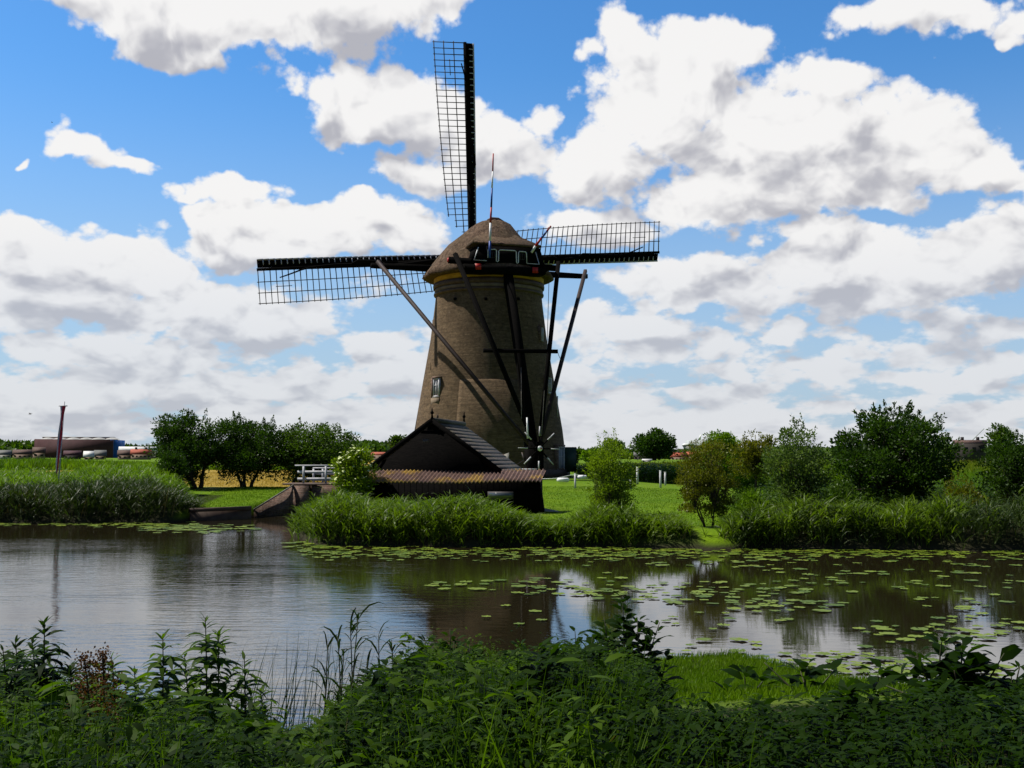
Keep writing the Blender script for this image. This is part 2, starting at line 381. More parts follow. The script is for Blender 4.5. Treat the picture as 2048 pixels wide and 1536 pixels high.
def thatchmat():
    m, k, out = new_mat('thatch')
    tcn = k.n('ShaderNodeTexCoord'); v = tcn.outputs['Object']
    st = k.noise(k.vm('MULTIPLY', v, (2.6, 2.6, .7)), 2.2, 7, .75); n1 = k.noise(v, .8, 5, .6); n2 = k.noise(v, 5, 6, .75)
    c = k.mix(k.ss(st, .38, .62), (.042, .026, .018), (.15, .098, .066))
    c = k.mix(k.ss(n1, .4, .65, 0, .55), c, (.085, .062, .036)); c = k.mix(k.ss(n2, .52, .7, 0, .7), c, (.22, .165, .12))
    p = k.n('ShaderNodeBsdfPrincipled'); p.inputs['Roughness'].default_value = .95; p.inputs['Specular IOR Level'].default_value = .1
    k.l.new(c, p.inputs['Base Color'])
    b = k.n('ShaderNodeBump'); b.inputs['Strength'].default_value = .9; b.inputs['Distance'].default_value = .06
    k.l.new(k.m('ADD', st, n2), b.inputs['Height']); k.l.new(b.outputs[0], p.inputs['Normal']); k.l.new(p.outputs[0], out.inputs[0]); return m
M['thatch'] = thatchmat()
def glassmat():
    m, k, out = new_mat('window_glass'); p = k.n('ShaderNodeBsdfPrincipled'); p.inputs['Base Color'].default_value = (.05, .06, .07, 1)
    p.inputs['Roughness'].default_value = .05; p.inputs['Specular IOR Level'].default_value = .8; k.l.new(p.outputs[0], out.inputs[0]); return m
M['glass'] = glassmat()
M['curtain'] = mat('curtain', (.30, .31, .33), (.2, .21, .22), 8, rough=.8, stretch=(6, 6, .5))
def tilemat(name, a, b, moss, amt):
    m, k, out = new_mat(name); tcn = k.n('ShaderNodeTexCoord'); v = tcn.outputs['Object']
    c = k.mix(k.ss(k.noise(v, 5, 6, .65), .35, .65), a, b)
    sx = k.n('ShaderNodeSeparateXYZ'); k.l.new(v, sx.inputs[0])
    c = k.mix(k.ss(k.noise(v, 1.1, 7, .68), .48, .62, 0, amt), c, moss)
    c = k.mix(k.ss(k.noise(v, 17, 3, .6), .6, .75, 0, .5), c, (.38, .30, .27))
    p = k.n('ShaderNodeBsdfPrincipled'); p.inputs['Roughness'].default_value = .8; k.l.new(c, p.inputs['Base Color'])
    bb = k.n('ShaderNodeBump'); bb.inputs['Strength'].default_value = .5; bb.inputs['Distance'].default_value = .02
    k.l.new(k.noise(v, 25, 5, .6), bb.inputs['Height']); k.l.new(bb.outputs[0], p.inputs['Normal']); k.l.new(p.outputs[0], out.inputs[0]); return m
M['pantile'] = tilemat('mossy_pantile', (.085, .045, .034), (.15, .085, .068), (.33, .20, .015), .95)
M['slate'] = tilemat('grey_roof_tile', (.025, .020, .017), (.048, .038, .032), (.07, .06, .025), .6)

# ------------------------------------------------------------------ terrain
def sst(x, a, b):
    t = np.clip((x - a) / (b - a), 0, 1); return t * t * (3 - 2 * t)
def vnoise(x, y, s, seed=0):
    """smooth value noise"""
    x = np.asarray(x, float) / s; y = np.asarray(y, float) / s
    xi = np.floor(x).astype(int); yi = np.floor(y).astype(int); fx = x - xi; fy = y - yi
    def h(i, j):
        v = np.sin(i * 127.1 + j * 311.7 + seed * 74.7) * 43758.5453; return v - np.floor(v)
    fx = fx * fx * (3 - 2 * fx); fy = fy * fy * (3 - 2 * fy)
    return (h(xi, yi) * (1 - fx) + h(xi + 1, yi) * fx) * (1 - fy) + (h(xi, yi + 1) * (1 - fx) + h(xi + 1, yi + 1) * fx) * fy
MX, MY = -1.45, 45.0 * K        # centre of the mill
def yr(x): return np.interp(x, [-7.2, -6.6, -5.4, -3, 0, 4, 12, 40, 200], [25, 22.0, 19.9, 19.5, 19.2, 19.0, 18.4, 17.5, 12])
def yn(x): return np.interp(x, [-40, -4, -1.6, -.6, .6, 1.6, 2.6, 3.4, 5, 12, 60], [6.2, 6.4, 6.5, 7.5, 8.1, 8.5, 8.7, 8.0, 7.4, 7.2, 6]) 
def shore(x, y):
    wob = (vnoise(x, y, 1.3, 3) - .5) * .5
    dL = np.minimum(y - (27.05 + np.clip((x + 11.9) / 1.87, 0, 1) * .95 + np.where(x < -12.2, wob * 1.2, 0)) + .9 * sst(-x, 11.9, 12.4), np.interp(y, [26, 28.2, 30.9, 33], [-10.3, -10.2, -9.5, -9.5]) - x)
    dL = np.where((x > -11.4) & (dL > 0), dL * 4, dL)
    dR = np.minimum(y - yr(x) + wob, x + 6.7)
    dB = y - 47
    dN = yn(x) + wob * .5 - y
    return dL, dR, dB, dN
def height(x, y):
    x = np.asarray(x, float); y = np.asarray(y, float) / K      # y is in metres, the shore lines below are in y / K
    dL, dR, dB, dN = shore(x, y)
    tL = .38 + .55 * sst(y, 27, 34) + .3 * sst(y, 36, 60)
    tR = .38 + .62 * sst(y, 21, 36) + .22 * np.exp(-((x - MX) ** 2 + (y * K - MY) ** 2) / 70) - .3 * sst(x, 4, 12) * sst(y, 24, 34) * (1 - sst(y, 46, 60)) + .2 * sst(y, 50, 80)
    tF = np.where(x < -8, tL, tR)
    d = np.maximum(np.maximum(dL, dR), dB)
    k = np.clip(d / .5, -1, 1)
    zf = np.where(k > 0, tF * np.sqrt(np.clip(k, 0, 1)), k * .9)
    tN = .08 + .9 * sst(yn(x) - y, .3, 5.0)
    kn = np.clip(dN / .5, -1, 1)
    zn = np.where(kn > 0, tN * np.sqrt(np.clip(kn, 0, 1)), kn * .9)
    z = np.where(y < 13, zn, zf)
    return z + (vnoise(x, y, 2.2, 5) - .5) * .06 * (z > 0)
def hO(x, y): return height(x, np.asarray(y) * K)
def hz(x, y): return float(height(np.array([x]), np.array([y]))[0])

def ground():
    def ax(lo, hi, st, ext, g=1.22):
        a = list(np.arange(lo, hi + 1e-6, st)); s = st
        up = []; v = hi
        while v < ext: s *= g; v += s; up.append(v)
        s = st; dn = []; v = lo
        while v > -ext: s *= g; v -= s; dn.append(v)
        return np.array(dn[::-1] + a + up)
    xs = ax(-26, 20, .22, 4000); ys = ax(-1, 74, .30, 6000); ys = ys[ys > -60]
    X, Y = np.meshgrid(xs, ys); Z = height(X, Y)
    n, m = X.shape
    v = np.stack([X, Y, Z], -1).reshape(-1, 3)
    i = np.arange(n - 1)[:, None] * m + np.arange(m - 1)[None]
    f = np.stack([i, i + 1, i + m + 1, i + m], -1).reshape(-1, 4)
    # cover: 0 lawn, 1 dry mown field
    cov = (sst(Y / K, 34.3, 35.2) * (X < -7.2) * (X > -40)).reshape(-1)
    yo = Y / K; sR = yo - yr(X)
    dark = (X > -7) * ((X < 4.9) | (X > 6.3)) * (yo > 14) * (sR < 2.0) * np.where((X > 5.6) | (X < 1.2), 1, .8)  # dark litter under the reeds, with their shade put into its colour
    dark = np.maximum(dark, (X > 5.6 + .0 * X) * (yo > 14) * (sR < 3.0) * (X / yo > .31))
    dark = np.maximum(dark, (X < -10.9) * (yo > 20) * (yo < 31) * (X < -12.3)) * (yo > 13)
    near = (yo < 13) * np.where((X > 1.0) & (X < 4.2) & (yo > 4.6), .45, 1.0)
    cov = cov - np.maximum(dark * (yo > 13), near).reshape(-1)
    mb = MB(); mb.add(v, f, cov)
    mt, k, out = new_mat('ground_cover')
    at = k.n('ShaderNodeAttribute', attribute_name='tone'); tcn = k.n('ShaderNodeTexCoord'); vv = tcn.outputs['Object']
    g = k.mix(k.ss(k.noise(vv, .5, 7, .7), .3, .7), (.075, .150, .002), (.125, .205, .003))
    g = k.mix(k.ss(k.noise(vv, 9, 5, .7), .45, .75, 0, .6), g, (.045, .11, .004))
    fl = k.mix(k.ss(k.noise(k.vm('MULTIPLY', vv, (.5, 1.6, 1)), .8, 7, .7), .35, .65), (.33, .215, .03), (.22, .16, .02))
    fl = k.mix(k.ss(k.noise(k.vm('MULTIPLY', vv, (.3, 2, 1)), 3, 4, .6), .5, .7, 0, .6), fl, (.42, .30, .10))
    g = k.mix(k.ss(k.noise(k.vm('MULTIPLY', vv, (1, .6, 1)), .35, 4, .7), .5, .68, 0, .5), g, (.12, .15, .01))
    c = k.mix(k.m('MAXIMUM', at.outputs['Fac'], 0), g, fl)
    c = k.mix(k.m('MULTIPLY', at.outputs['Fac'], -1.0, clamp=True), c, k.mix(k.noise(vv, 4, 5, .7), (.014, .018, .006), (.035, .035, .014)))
    sx = k.n('ShaderNodeSeparateXYZ'); k.l.new(vv, sx.inputs[0])
    c = k.mix(k.ss(sx.outputs[2], .22, .02), c, (.03, .028, .015))
    p = k.n('ShaderNodeBsdfPrincipled'); p.inputs['Roughness'].default_value = .9; p.inputs['Specular IOR Level'].default_value = .1
    k.l.new(c, p.inputs['Base Color'])
    b = k.n('ShaderNodeBump'); b.inputs['Strength'].default_value = .6; b.inputs['Distance'].default_value = .05
    k.l.new(k.m('ADD', k.noise(vv, 22, 5, .7), k.m('MULTIPLY', k.noise(vv, 2.2, 3, .6), 3.0)), b.inputs['Height']); k.l.new(b.outputs[0], p.inputs['Normal']); k.l.new(p.outputs[0], out.inputs[0])
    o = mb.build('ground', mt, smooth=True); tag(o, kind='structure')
ground()

def water():
    mb = MB(); mb.add([(-400, -5, 0), (400, -5, 0), (400, 92, 0), (-400, 92, 0)], [(0, 1, 2, 3)])
    mt, k, out = new_mat('pond_water'); tcn = k.n('ShaderNodeTexCoord'); v = tcn.outputs['Object']
    p = k.n('ShaderNodeBsdfPrincipled'); p.inputs['Base Color'].default_value = (.014, .011, .005, 1); p.inputs['Roughness'].default_value = .03
    p.inputs['IOR'].default_value = 2.6; p.inputs['Specular IOR Level'].default_value = 1.0
    sx = k.n('ShaderNodeSeparateXYZ'); k.l.new(v, sx.inputs[0])
    # breeze ruffles the open water on the left, it lies calm among the lilies on the right
    left = k.ss(k.m('ADD', sx.outputs[0], k.m('MULTIPLY', k.noise(v, .35, 2, .5), 3.0)), 2.6, -1.2)
    calm = k.m('MULTIPLY', left, k.ss(sx.outputs[1], 40, 30))
    calm = k.m('MULTIPLY', calm, k.ss(k.noise(k.vm('MULTIPLY', v, (.5, 1.2, 1)), .22, 3, .6), .38, .62, .45, 1.45))
    w1 = k.noise(k.vm('MULTIPLY', v, (.8, 3.4, 1)), 1.5, 3, .5, dist=.8)
    w2 = k.noise(k.vm('MULTIPLY', v, (1.2, 4.0, 1)), 2.6, 4, .6, dist=.4)
    hgt = k.m('ADD', k.m('MULTIPLY', w1, 1.0), k.m('MULTIPLY', w2, .42))
    b = k.n('ShaderNodeBump'); b.inputs['Distance'].default_value = .05
    k.put(b.inputs['Strength'], k.m('MULTIPLY_ADD', calm, .10, .018)); k.l.new(hgt, b.inputs['Height']); k.l.new(b.outputs[0], p.inputs['Normal'])
    k.l.new(p.outputs[0], out.inputs[0]); tag(mb.build('water', mt), kind='structure')
water()

# ------------------------------------------------------------------ the windmill
TH = math.radians(20); FW = Vector((-math.sin(TH), math.cos(TH), 0)); RT = Vector((math.cos(TH), math.sin(TH), 0)); UP = Vector((0, 0, 1))
GZ = hz(MX, MY) - .05
MC = Vector((MX, MY, 0))
def cap_pt(t, s, z): return MC + FW * t + RT * s + UP * z
mill = thing('windmill', (MX, MY, GZ), 'round brick windmill with a thatched cap and black lattice sails on the lawn', 'windmill')
def zat(py, Y=MY): return P(980, py, Y).z
PROFILE = [(4.98, GZ - .3), (4.93, GZ + .45), (4.86, GZ + .5), (4.58, zat(860)), (4.05, zat(760)), (3.62, zat(680)), (3.36, zat(612)), (3.30, zat(592))]
ZY0 = zat(571); ZY1 = zat(551)
def rt_tower(z): return float(np.interp(z, [p[1] for p in PROFILE], [p[0] for p in PROFILE]))
def tower_hit(px, py):
    d = ray(px, py); o = Vector((0, 0, H)); s = 55.0
    best = None
    while s < 85:
        q = o + d * s; r = math.hypot(q.x - MX, q.y - MY) - rt_tower(q.z)
        if best is None or r < best[0]: best = (r, q.copy())
        if r <= 0: best = (r, q); break
        s += .02
    q = best[1]; return q, math.atan2(q.y - MY, q.x - MX)

def with_uv_tower(o):
    me = o.data; uvl = me.uv_layers.new(name='UVMap')
    co = np.empty(len(me.vertices) * 3, np.float32); me.vertices.foreach_get('co', co); co = co.reshape(-1, 3)
    vi = np.empty(len(me.loops), np.int32); me.loops.foreach_get('vertex_index', vi)
    ang = np.arctan2(co[:, 1], co[:, 0])
    u = ang[vi]; 
    st = np.empty(len(me.polygons), np.int32); me.polygons.foreach_get('loop_start', st)
    for s_ in st:
        q = u[s_:s_ + 4]
        if q.max() - q.min() > math.pi: q[q < 0] += 2 * math.pi
    uv = np.stack([u * 4.1, co[vi, 2]], 1); uvl.data.foreach_set('uv', uv.astype(np.float32).ravel())
mb = MB(); prof = PROFILE[:]
fine = []
for (a, b) in zip(prof[:-1], prof[1:]):
    fine.append(a); fine.append(((a[0] + b[0]) / 2, (a[1] + b[1]) / 2))
fine.append(prof[-1]); fine.append((3.30, ZY1 + .6))
mb.lathe((MX, MY, 0), fine, 96)
tower = mb.build('tower', M['brick'], mill, smooth=True); with_uv_tower(tower)
def band(name, z0, z1, r, m_):
    b_ = MB(); b_.lathe((MX, MY, 0), [(r - .06, z0), (r, z0 + .01), (r + .02, (z0 + z1) / 2), (r, z1 - .01), (r - .06, z1)], 96); return b_.build(name, m_, tower, smooth=True)
band('yellow_band', ZY0 + .02, ZY1 + .35, 3.42, M['yellow'])
band('brown_band', zat(581), ZY0, 3.46, M['brown'])
band('plaster_band', zat(589), zat(581) - .003, 3.37, M['plaster'])
band('brown_band', zat(594.5), zat(589) - .003, 3.42, M['brown'])
band('plaster_band', zat(592.5), zat(594.5) - .003, 3.36, M['plaster'])
band('brown_band', zat(594.5), zat(592.5) - .003, 3.38, M['brown'])
band('plinth', GZ - .1, GZ + .42, 5.03, M['brown'])
for px in (911, 972, 1036):
    q, a = tower_hit(px, 598); b_ = MB(); n_ = Vector((math.cos(a), math.sin(a), 0)); b_.box(q + n_ * .0, (.16, .17, .17), a); b_.build('putlog_hole', M['black_wood'], tower)
# the shallow brick breast with its sloping ledge
b_ = MB(); a_l = tower_hit(921, 765)[1]; a_r = tower_hit(1040, 765)[1]
zt_ = tower_hit(960, 762)[0].z
angs = np.linspace(a_l, a_r, 18); pts = []
zs_ = [GZ - .2, GZ + 2.5, zt_, zt_ + .12]
for a in angs:
    for z_, ex in zip(zs_, (.20, .17, .15, .005)):
        r_ = rt_tower(z_) + ex; pts.append((MX + r_ * math.cos(a), MY + r_ * math.sin(a), z_))
nz_ = len(zs_); fs = [(i * nz_ + j, (i + 1) * nz_ + j, (i + 1) * nz_ + j + 1, i * nz_ + j + 1) for i in range(len(angs) - 1) for j in range(nz_ - 1)]
n0 = len(pts)
for a in (angs[0], angs[-1]):
    for z_ in zs_:
        r_ = rt_tower(z_) - .02; pts.append((MX + r_ * math.cos(a), MY + r_ * math.sin(a), z_))
for j in range(nz_ - 1):
    fs.append((j, j + 1, n0 + j + 1, n0 + j)); l_ = (len(angs) - 1) * nz_; fs.append((l_ + j, n0 + nz_ + j, n0 + nz_ + j + 1, l_ + j + 1))
b_.add(pts, fs); br_ = b_.build('brick_breast', M['brick'], tower); with_uv_tower(br_)
def tower_window(px, py, w_, h_, name='window', curtain=True, recess=True):
    q, a = tower_hit(px, py); n_ = Vector((math.cos(a), math.sin(a), 0)); t_ = Vector((-math.sin(a), math.cos(a), 0))
    off = (rt_tower(q.z - h_ / 2) - rt_tower(q.z + h_ / 2)) / 2
    c = q + n_ * (off * .15)
    fr = MB()
    th = .07
    for sx_ in (-1, 1): fr.box(c + t_ * (sx_ * (w_ / 2 - th / 2)) + n_ * .04, (.16, th, h_), a)
    fr.box(c + UP * (h_ / 2 - th / 2) + n_ * .04, (.157, w_ - 2 * th, th), a); fr.box(c - UP * (h_ / 2 - th / 2) + n_ * .04, (.157, w_ - 2 * th, th), a)
    wn_ = fr.build(name, M['grey_white'], mill)
    g = MB(); g.box(c - n_ * .0 + n_ * .05, (.03, w_ - 2 * th, h_ - 2 * th), a); g.build('pane', M['glass'] if not curtain else M['curtain'], wn_)
    bar = MB(); bar.box(c + n_ * .085, (.025, .03, h_ - 2 * th), a); bar.box(c + n_ * .088 + UP * h_ * .12, (.02, w_ - 2 * th, .03), a); bar.build('glazing_bar', M['grey_white'], wn_)
    sl = MB(); sl.box(c - UP * (h_ / 2 + .03) + n_ * .07, (.16, w_ + .04, .05), a); sl.build('sill', M['stone'], wn_)
    rv = MB(); rv.box(c - t_ * (w_ / 2 + .07) + n_ * .0, (.30, .12, h_ + .1), a); rv.box(c + UP * (h_ / 2 + .055) + n_ * .01, (.30, w_, .1), a); rv.build('reveal', M['brick_red'], wn_)
    return c, a, n_, t_
tower_window(875, 775, .55, 1.1)
tower_window(1081, 668, .34, .8)
tower_window(1096, 771, .5, .95)
# the lower window beside its open shutter
c, a, n_, t_ = tower_window(1119, 919, .95, 1.55, 'lower_window')
b_ = MB(); hp = c + t_ * .60 + n_ * .12
b_.box(hp + (n_ * .55 + t_ * .42) * .45, (.72, .06, 1.5), math.atan2((n_ * .55 + t_ * .42).y, (n_ * .55 + t_ * .42).x)); b_.build('shutter', M['dkgreen'], mill)
b_ = MB(); q, a = tower_hit(1112, 815)
n1_ = Vector((math.cos(a), math.sin(a), 0)); b_.tube([q + n1_ * .08 + UP * .6, q + n1_ * .1 + UP * .7, q + n1_ * .09 + UP * .1, q + n1_ * .10 - UP * .6], .035, 5); b_.build('drain_pipe', M['grey_white'], mill)
for px, py in ((875, 834), (1103, 818)):
    q, a = tower_hit(px, py); b_ = MB(); n1_ = Vector((math.cos(a), math.sin(a), 0)); b_.box(q + n1_ * .02, (.05, .05, .28), a); b_.build('wall_anchor', M['iron'], tower)
b_ = MB(); q, a = tower_hit(870, 803); n1_ = Vector((math.cos(a), math.sin(a), 0)); b_.box(q, (.04, .75, .42), a); b_.build('repair_patch', M['plaster'], tower)
# left drain strip
b_ = MB()
for py in range(600, 760, 20): pass
qa, a1_ = tower_hit(866, 640); qb, a2_ = tower_hit(862, 740)
b_.tube([qa, qb], .04, 5); b_.build('lightning_wire', M['brown'], mill)

# cap
ZE = zat(557)
caprings = [ # z, half width, rear, front
 (ZE - .10, 3.95, 3.75, 4.2), (ZE, 4.10, 3.85, 4.4), (ZE + .45, 3.80, 3.62, 4.3), (zat(530), 3.45, 3.35, 4.2), (zat(510), 2.95, 2.95, 4.1), (zat(490), 2.38, 2.5, 4.0), (zat(465), 1.55, 1.75, 3.8), (zat(452), 1.18, 1.25, 3.6), (zat(445.5), .80, .9, 3.4), (zat(442.5), .45, .6, 3.3)]
b_ = MB(); seg = 72; pts = []
for (z_, wv_, rr, ff) in caprings:
    shf = .28 * float(np.clip((z_ - zat(490)) / (zat(444) - zat(490)), 0, 1))
    for j in range(seg):
        t_ = 2 * math.pi * j / seg; s_ = wv_ * math.cos(t_); l_ = math.sin(t_); l_ = l_ * (ff if l_ > 0 else rr)
        sagz = -.12 * max(0, 1 - abs(z_ - ZE)) * math.cos(2 * t_) ; jit = (math.sin(j * 7.3) + math.sin(j * 3.1 + z_ * 4)) * .018
        pts.append(cap_pt(l_, s_ * (1 + jit * .6) + shf, z_ + sagz * .3 + jit))
fs = [(i * seg + j, i * seg + (j + 1) % seg, (i + 1) * seg + (j + 1) % seg, (i + 1) * seg + j) for i in range(len(caprings) - 1) for j in range(seg)]
fs.append(tuple(range(seg))[::-1]); fs.append(tuple((len(caprings) - 1) * seg + j for j in range(seg)))
b_.add([tuple(p) for p in pts], fs)
cap = b_.build('thatched_cap', M['thatch'], mill, smooth=True)
b_ = MB(); ridge_z = zat(441)
b_.tube([cap_pt(-.45, -.25, ridge_z - .12), cap_pt(-.5, .0, ridge_z - .01), cap_pt(-.5, .45, ridge_z - .01), cap_pt(-.45, .85, ridge_z - .14)], [.08, .13, .13, .07], 8); b_.tube([cap_pt(-.5, .25, ridge_z - .02), cap_pt(3.2, .25, ridge_z - .03)], .14, 8); b_.build('ridge_cap', M['brown'], cap)
# rear boards of the cap with hood
PT = -3.66; p0 = cap_pt(PT, 0, 0)
def onpanel(px, py, t=PT): return onplane(px, py, cap_pt(t, 0, 0), FW)
pa, pb, pc, pd = onpanel(955, 491), onpanel(1080, 497), onpanel(1090, 532), onpanel(943, 522)
b_ = MB(); b_.prism([pa, pb, pc, pd], FW * 2.2); panel = b_.build('rear_boards', M['black_wood'], mill)
b_ = MB(); b_.prism([onpanel(928, 527, -3.92), onpanel(1096, 537, -3.92), onpanel(1090, 550, -3.92), onpanel(934, 544, -3.92)], FW * .9); b_.build('rear_skirt', M['black_wood'], mill)
b_ = MB()
hA, hB = onpanel(948, 487, PT - .12), onpanel(1083, 493, PT - .12); zH = max(hA.z, hB.z)
sA = (hA - MC).dot(RT); sB = (hB - MC).dot(RT); zl = (hA.z + hB.z) / 2
top = [cap_pt(PT - .12, sA, zl), cap_pt(PT - .12, sB, zl), cap_pt(PT - .12, sB, zl + .10), cap_pt(PT - .12, sA, zl + .10), cap_pt(-1.4, sB * .25, zat(468)), cap_pt(-1.4, sA * .25, zat(468)), cap_pt(-1.6, sA, zl), cap_pt(-1.6, sB, zl),
       cap_pt(-2.6, sB * .8, zl + .62), cap_pt(-2.6, sA * .8, zl + .62)]
b_.add([tuple(p) for p in top], [(0, 1, 2, 3), (3, 2, 8, 9), (9, 8, 4, 5), (0, 3, 9, 6), (9, 5, 6), (1, 7, 8, 2), (8, 7, 4), (0, 6, 7, 1)]); b_.build('thatched_hood', M['thatch'], cap)
def z1(x, y): return onpanel(820 + x / 5.12, 420 + y / 5.12, PT - .035)
trim = MB()
for pl in ([(700, 380), (655, 512), (785, 518)], [(797, 490), (797, 405), (872, 402), (884, 412), (884, 525), (895, 530), (906, 522), (908, 420), (922, 408), (1075, 416), (1087, 428), (1090, 540), (1100, 547), (1109, 538), (1112, 435), (1122, 424), (1182, 428), (1192, 440), (1195, 548), (1322, 555), (1285, 430)]):
    trim.tube([z1(*p) for p in pl], .034, 4)
trim.build('white_trim', M['white'], panel)
for x0, y0 in ((845, 460), (1150, 478)):
    b_ = MB(); c = z1(x0, y0); 
    for s_ in (-1, 1): b_.beam(c + RT * .13 * s_ + UP * .17, c + RT * .13 * s_ - UP * .17, .02, .02); b_.beam(c + RT * -.13 + UP * .17 * s_, c + RT * .13 + UP * .17 * s_, .018, .018)
    b_.beam(c + UP * .17, c - UP * .17, .02, .02); b_.build('hatch_window', M['lattice'], panel)
for px, py in ((957, 533), (1071, 540)):
    b_ = MB(); c = onpanel(px, py, -4.0); b_.beam(c, c + FW * 1.2, .34, .34); b_.build('red_beam_end', M['red'], mill)

# beams of the tail
b_ = MB(); e1 = MC + FW * 1.1 - RT * 7.25; e2 = MC + FW * 1.1 + RT * 7.2; zl2 = P(1175, 553, e2.y).z
zl1 = P(737, 531, e1.y).z
e1.z = zl1; e2.z = zl2; b_.beam(e1, (e1 + e2) / 2, .26, .3, .4, .5); b_.beam((e1 + e2) / 2, e2, .4, .5, .26, .28); b_.build('long_crossbeam', M['black_wood'], mill)
b_ = MB(); s1 = MC + FW * -3.3 - RT * 3.62; s2 = MC + FW * -3.3 + RT * 3.36; s1.z = P(901, 520, s1.y).z; s2.z = P(1124, 537, s2.y).z
b_.beam(s1, s2, .32, .36, .32, .34); sb = b_.build('short_crossbeam', M['black_wood'], mill)
b_ = MB(); dd = (s1 - s2).normalized(); b_.beam(s1 + dd * .003, s1 + dd * .06, .22, .24); b_.build('red_tip', M['red'], sb)
TB = cap_pt(-8.0, .05, P(1070, 905, (MC + FW * -8).y).z)      # foot of the tail
tt = cap_pt(-3.3, 0, P(1018, 505, (MC + FW * -3.6).y).z + .2)
b_ = MB(); b_.beam(tt + FW * .4, TB - UP * .9, .42, .5, .42, .45, up=RT); b_.build('tail_pole', M['black_wood'], mill)
def brace(a, b, w0, name, m_): 
    q = MB(); q.beam(a, b, w0, w0, w0, w0 * .85); return q.build(name, m_, mill)
la = e1 + UP * .25 - FW * .2 + RT * .35; lb = TB + RT * -.25 + UP * .3
brace(la, lb, .20, 'long_brace', M['beam_wood'])
ra = P(1171, 541, e2.y - .3); brace(ra, TB + RT * .2 + UP * .4, .20, 'long_brace', M['beam_wood'])
brace(P(910, 507, s1.y - .35), TB + RT * -.3 + UP * .9, .22, 'short_brace', M['black_wood'])
brace(P(1117, 524, s2.y - .35), TB + RT * .25 + UP * .9, .22, 'short_brace', M['black_wood'])
# tie across the tail
fr_ = .47; ty = tt.lerp(TB, fr_).y - .45
b_ = MB(); b_.beam(P(967, 701, ty - .3), P(1115, 703, ty + .9), .2, .22); b_.build('tail_tie', M['black_wood'], mill)
b_ = MB(); b_.tube([P(1115, 703, ty + .9), P(1118, 712, ty + 1), P(1123, 722, ty + 1.3)], .02, 4); b_.build('rope', M['rope'], mill)
# capstan wheel of the tail
wc = TB - FW * .45 - Vector((0, 0, 0)); wc = P(1078.5, 897, (TB - FW * .5).y); wr = 1.18
b_ = MB(); b_.tube([wc - FW * .1, wc + FW * .5], .16, 12); hubw = b_.build('winch_wheel', M['black_wood'], mill)
b_ = MB(); b_.tube([wc - FW * .16, wc - FW * .1], [.13, .15], 12); b_.build('wheel_hub', M['white'], hubw)
b_ = MB(); b_.box(wc - FW * .17 + RT * .05, (.09, .03, .07), TH); b_.build('hub_mark', M['red'], hubw)
for i in range(8):
    a = math.radians(45 * i + 1.5); dr = UP * math.cos(a) + RT * math.sin(a)
    b_ = MB(); b_.beam(wc + dr * .1, wc + dr * .68, .07, .07, up=FW); b_.build('spoke', M['black_wood'], hubw)
    b_ = MB(); b_.beam(wc + dr * .68 + RT * 0, wc + dr * 1.22, .065, .09, .04, .055, up=FW); b_.build('spoke_handle', M['grey_white'], hubw)
b_ = MB(); b_.box(TB + FW * .35 - UP * .55, (.85, .8, 2.3), TH); b_.build('winch_post', M['black_wood'], mill)
b_ = MB(); b_.beam(P(1026, 940, TB.y - .5), P(1074, 940, TB.y - .4), .14, .16); b_.build('white_bar', M['white'], mill)
b_ = MB(); b_.beam(P(1054, 835, TB.y - .35), P(1055.5, 877, TB.y - .35), .06, .07, .08, .08, up=FW); b_.build('white_pole', M['white'], mill)
b_ = MB(); b_.tube([P(1098, 560, MY - 2), P(1094, 700, MY - 4.5), P(1083, 872, TB.y - .6)], .018, 4); b_.build('rope', M['rope'], mill)
b_ = MB(); b_.tube([P(1042, 735, ty - .3), P(1043, 838, TB.y - .4)], .014, 4); b_.build('rope', M['rope'], mill)
b_ = MB(); b_.tube([P(1047, 921, TB.y + 1), P(1024, 935, TB.y)], .02, 4); b_.tube([P(1044, 905, TB.y + .4), P(1050, 925, TB.y + .2)], .05, 5); b_.build('chain', M['iron'], mill)
def flagpole(segs, r0, r1):
    """striped pole: list of (px,py) breaks and colours between"""
    pts_ = [s_[0] for s_ in segs]; n = len(pts_)
    root = None
    for i in range(n - 1):
        q = MB(); ra_ = r0 + (r1 - r0) * i / (n - 1); rb_ = r0 + (r1 - r0) * (i + 1) / (n - 1)
        q.tube([pts_[i], pts_[i + 1]], [ra_, rb_], 8)
        if root is None: root = q.build('flagpole', M[segs[i][1]], mill)
        else: q.build('painted_stripe', M[segs[i][1]], root)
yf = MY - 4.15
flagpole([(P(979, 516, yf), 'blue'), (P(980, 482, yf), 'white'), (P(981, 446, yf + .05), 'red'), (P(982.5, 415, yf + .1), 'blue'), (P(984, 376, yf + .15), 'white'), (P(985.5, 343, yf + .2), 'red'), (P(986.5, 307, yf + .25), 'red')], .075, .04)
flagpole([(P(1063, 505, MY - 3.00), 'white'), (P(1071, 492, MY - 3.10), 'red'), (P(1083, 476, MY - 3.20), 'blue'), (P(1088, 470, MY - 3.25), 'blue'), (P(1094, 462, MY - 3.30), 'red'), (P(1102, 452, MY - 3.40), 'red')], .085, .055)

